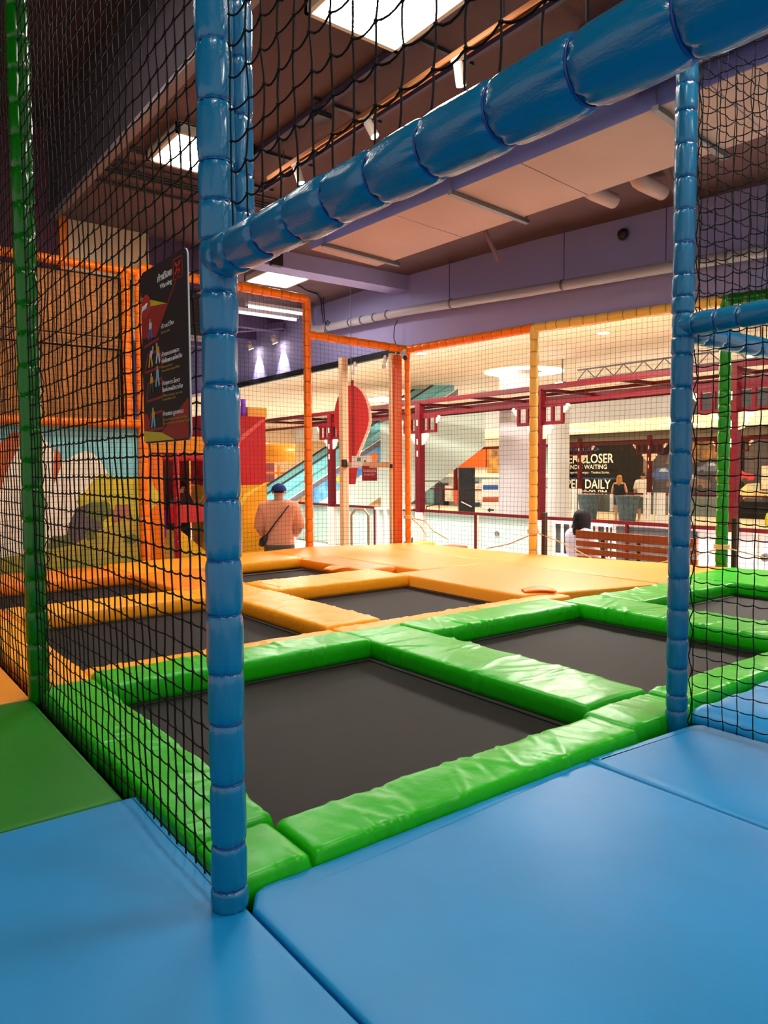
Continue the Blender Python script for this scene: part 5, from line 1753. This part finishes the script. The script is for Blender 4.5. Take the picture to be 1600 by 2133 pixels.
bt_('STEP CLOSER', 19.16, 1.18, 2.95, .40, bold=.005)
bt_('A LEGEND IS WAITING', 19.48, .92, 2.85, .19, bold=.003)
bt_('Automobiles - Legendary Designs - Timeless Stories.', 19.33, .72, 3.05, .10)
bt_('MUSEUM CLASSICA', 19.9, 1.72, 2.0, .14, M_INKBLUE)
bt_('Museum for car and classic inspiring generations', 18.95, .47, 3.2, .10, M_INKBLUE)
bt_('OPEN DAILY', 19.30, .06, 2.75, .40, bold=.005)
bt_('10:00 AM - 08:00 PM', 19.55, -.20, 3.2, .20, bold=.003)


def bcar(y, z, L, H, c, c2=(20, 22, 28)):
    pts = [(0, .25), (.02, .5), (.22, .62), (.36, .95), (.62, 1.0), (.74, .66), (.96, .56), (1, .3), (.98, .12), (.85, .1), (.80, .02), (.70, .02), (.66, .12), (.32, .12), (.28, .02), (.17, .02), (.13, .12), (.02, .12)]
    pc = flat(bnr, 'printed_car', [(p[0] * L, p[1] * H) for p in pts], (BXX, y + L, z), un, uz, mat('car_%d_%d' % (c[0], c[2]), c, .4, var=.35, var_scale=2.5), .003, .012)
    flat(pc, 'printed_window', [(.40 * L, .66 * H), (.45 * L, .90 * H), (.60 * L, .92 * H), (.68 * L, .66 * H)], (BXX, y + L, z), un, uz, mat('car_glass', (150, 170, 190), .3), .003, .016)
    for f in (.22, .75):
        w = [(f * L + .16 * H * 1.2 * math.cos(2 * PI * k / 14), .10 * H + .16 * H * 1.2 * math.sin(2 * PI * k / 14)) for k in range(14)]
        flat(pc, 'printed_wheel', w, (BXX, y + L, z), un, uz, mat('car_wheel', (30, 30, 32), .5), .003, .017)


flat(bnr, 'printed_hall', [(0, 0), (4.4, 0), (4.4, 2.3), (2.8, 2.0), (1.2, 1.75), (.5, 1.9)], (BXX, 18.0, -.3), un, uz, mat('print_hall', (44, 44, 62), .5, rgb2=(20, 22, 34), var_scale=1.2), .002, .004)
flat(bnr, 'printed_roof', [(0, 1.3), (.3, 2.2), (3.4, 2.3), (2.6, 1.6), (1.3, 1.35)], (BXX, 16.7, -.2), un, uz, mat('print_roof', (130, 96, 50), .5, rgb2=(60, 44, 36), var_scale=3), .002, .006)
flat(bnr, 'printed_hall', [(0, 0), (5.5, 0), (5.5, 2.3), (0, 2.3)], (BXX, 13.5, -.3), un, uz, mat('print_hall_2', (54, 50, 66), .5, rgb2=(24, 24, 34), var_scale=1.2), .002, .004)
flat(bnr, 'printed_doorway', [(0, 0), (.28, 0), (.28, 1.0), (0, 1.0)], (BXX, 17.7, .35), un, uz, mat('print_door', (110, 84, 70), .5), .002, .007)
bcar(16.05, .42, 1.55, .55, (48, 84, 150))
bcar(14.75, .10, 1.9, .62, (96, 82, 84))
bcar(13.1, .42, 1.5, .5, (196, 50, 60))
bcar(12.3, -.25, 1.7, .62, (226, 200, 150))
bcar(14.2, .75, 1.2, .4, (90, 100, 130))
for k, (y, z, w, h) in enumerate(((12.05, .15, .8, .85), (11.0, .35, .7, .85), (10.1, .30, .8, .9))):
    t = thing('framed_poster', 'pale framed poster on the far wall at the right edge, ' + ('left', 'middle', 'right')[k] + ' one', 'poster', (26.9, y, z), 'far posters')
    MB().box(26.92, 26.98, y, y + w, z, z + h).build('poster_sheet', mat('poster_pale', (222, 216, 206), .5, rgb2=(170, 168, 160), var_scale=4), t)
    f = MB()
    for a in ((y - .03, y, z, z + h), (y + w, y + w + .03, z, z + h), (y - .03, y + w + .03, z - .03, z), (y - .03, y + w + .03, z + h, z + h + .03)):
        f.box(26.90, 26.99, a[0], a[1], a[2], a[3])
    f.build('poster_frame', M_DARKSTEEL, t)
# bright yellow car on show at the right edge
yc = thing('yellow_car', 'bright yellow vintage car on show at the right edge', 'car', (21.5, 7.8, -.95))
prof = [(0, .35), (.05, .62), (.5, .78), (1.1, .84), (1.5, 1.22), (2.5, 1.28), (3.1, .86), (3.9, .76), (4.0, .45), (3.95, .25), (.05, .25)]
b = MB().prism(prof, (20.6, 9.75, -.95), (0, -1, 0), (0, 0, 1), (1.6, 0, 0)).build('car_body', mat('car_yellow', (226, 214, 30), .25, coat=.6), yc)
bevel(b, .08, 3)
MB().prism([(1.22, .88), (1.58, 1.17), (2.42, 1.22), (2.9, .90)], (20.59, 9.75, -.95), (0, -1, 0), (0, 0, 1), (1.62, 0, 0)).build('car_windows', mat('car_window', (60, 70, 76), .1), yc)
for f in (.8, 3.2):
    for x in (20.6, 22.1):
        MB().lathe((x, 9.75 - f, -.95 + .30), [(.30, -.08), (.32, 0), (.30, .10)], 18, M=Matrix.Rotation(PI / 2, 4, 'Y')).build('wheel', M_BLACK, yc)

# shops on the far left side, seen between corner post and column
sh = thing('far_shop', 'bright shop front with orange fascia seen left of the white column', 'shop', (23.5, 26, -.95))
MB().box(26.4, 26.6, 21.5, 33.5, -.95, 2.4).build('shop_wall', mat('shop_wall', (206, 214, 220), .6), sh)
MB().box(26.2, 26.38, 26.0, 31.5, 1.05, 2.0).build('orange_fascia', mat('shop_orange', (226, 88, 30), .5), sh)
MB().box(26.2, 26.36, 23.2, 25.9, .75, 2.05).build('poster_board', mat('shop_poster', (44, 52, 60), .5, rgb2=(200, 150, 70), var_scale=1.6), sh)
MB().box(26.2, 26.36, 22.0, 23.1, .75, 2.05).build('poster_board', mat('shop_poster_2', (150, 210, 226), .5, rgb2=(60, 70, 90), var_scale=1.5), sh)
MB().box(26.15, 26.34, 22.0, 32.0, .55, .74).build('white_header', M_WHITE, sh)
for k in range(14):
    c = [(90, 130, 190), (214, 90, 60), (230, 232, 236), (60, 66, 84), (120, 180, 200), (200, 206, 214)][k % 6]
    MB().box(25.9, 26.3, 22.1 + k * .75, 22.7 + k * .75, -.95 + (k % 3) * .12, .1 + (k % 4) * .12).build('display_case', mat('case_%d' % c[0], c, .4, var=.3, var_scale=3), sh)
kk = thing('black_kiosk', 'tall black display kiosk left of the white column', 'kiosk', (19.5, 20.6, -.95))
kd = Vector((.795, -.606, 0))
MB().prism([(0, 0), (.62, 0), (.62, 1.95), (0, 1.95)], (19.35, 20.65, -.95), kd, uz, Vector((.606, .795, 0)) * .15).build('cabinet', M_BLACK, kk)
MB().prism([(.06, 1.1), (.56, 1.1), (.56, 1.85), (.06, 1.85)], (19.33, 20.63, -.95), kd, uz, Vector((.606, .795, 0)) * .015).build('screen', mat('kiosk_screen', (30, 30, 34), .2), kk)
MB().bar(Vector((19.3, 20.6, -.3)) + kd * .1, Vector((19.3, 20.6, -.5)) + kd * .5, .04, .04).build('shelf', M_WHITE, kk)
st = thing('sign_stand', 'white standing sign with an arrow beside the black kiosk', 'sign', (20.2, 20.0, -.95))
MB().prism([(0, 0), (.66, 0), (.66, 1.5), (0, 1.5)], (20.05, 20.1, -.95), kd, uz, Vector((.606, .795, 0)) * .05).build('board', M_WHITE, st)
for q, mt in (([(.04, 1.10), (.62, 1.10), (.62, 1.28), (.04, 1.28)], mat('sign_blue2', (50, 90, 160), .5)), ([(.02, .62), (.64, .62), (.64, .82), (.02, .82)], mat('sign_rust', (170, 80, 40), .5)), ([(.20, .32), (.32, .42), (.32, .35), (.46, .35), (.46, .29), (.32, .29), (.32, .22)], M_BLACK)):
    flat(st, 'printed_mark', q, Vector((20.05, 20.1, -.95)), kd, uz, mt, .002, .002)
ch = thing('wire_chair_back', 'rounded black wire seat back seen over the near handrail', 'seat', (12.2, 13.8, -.5))
c0 = Vector((11.15, 13.15, .30))
pts = [(0, 0), (.02, .30), (.08, .36), (.40, .36), (.47, .30), (.48, -.05), (.42, -.18), (.1, -.24)]
MB().tube([c0 + kd * p[0] + uz * p[1] for p in pts], .012, 6).build('rim', M_BLACK, ch)
MB().tube([c0 + kd * .1 + uz * -.24, c0 + kd * .1 + uz * -1.25], .012, 6).build('leg', M_BLACK, ch)
MB().tube([c0 + kd * .4 + uz * -.2, c0 + kd * .4 + uz * -1.25], .012, 6).build('leg', M_BLACK, ch)
bk_ = thing('toy_boxes', 'row of low red and cream boxes under the mint balustrade', 'box', (8.2, 8.4, -.95))
for k in range(6):
    c = [(200, 70, 40), (236, 214, 180), (230, 150, 60)][k % 3]
    MB().box(8.0, 8.35, 7.5 + k * .4, 7.85 + k * .4, -.95, -.38 + (k % 2) * .05).build('box', mat('toybox_%d' % c[1], c, .5), bk_)
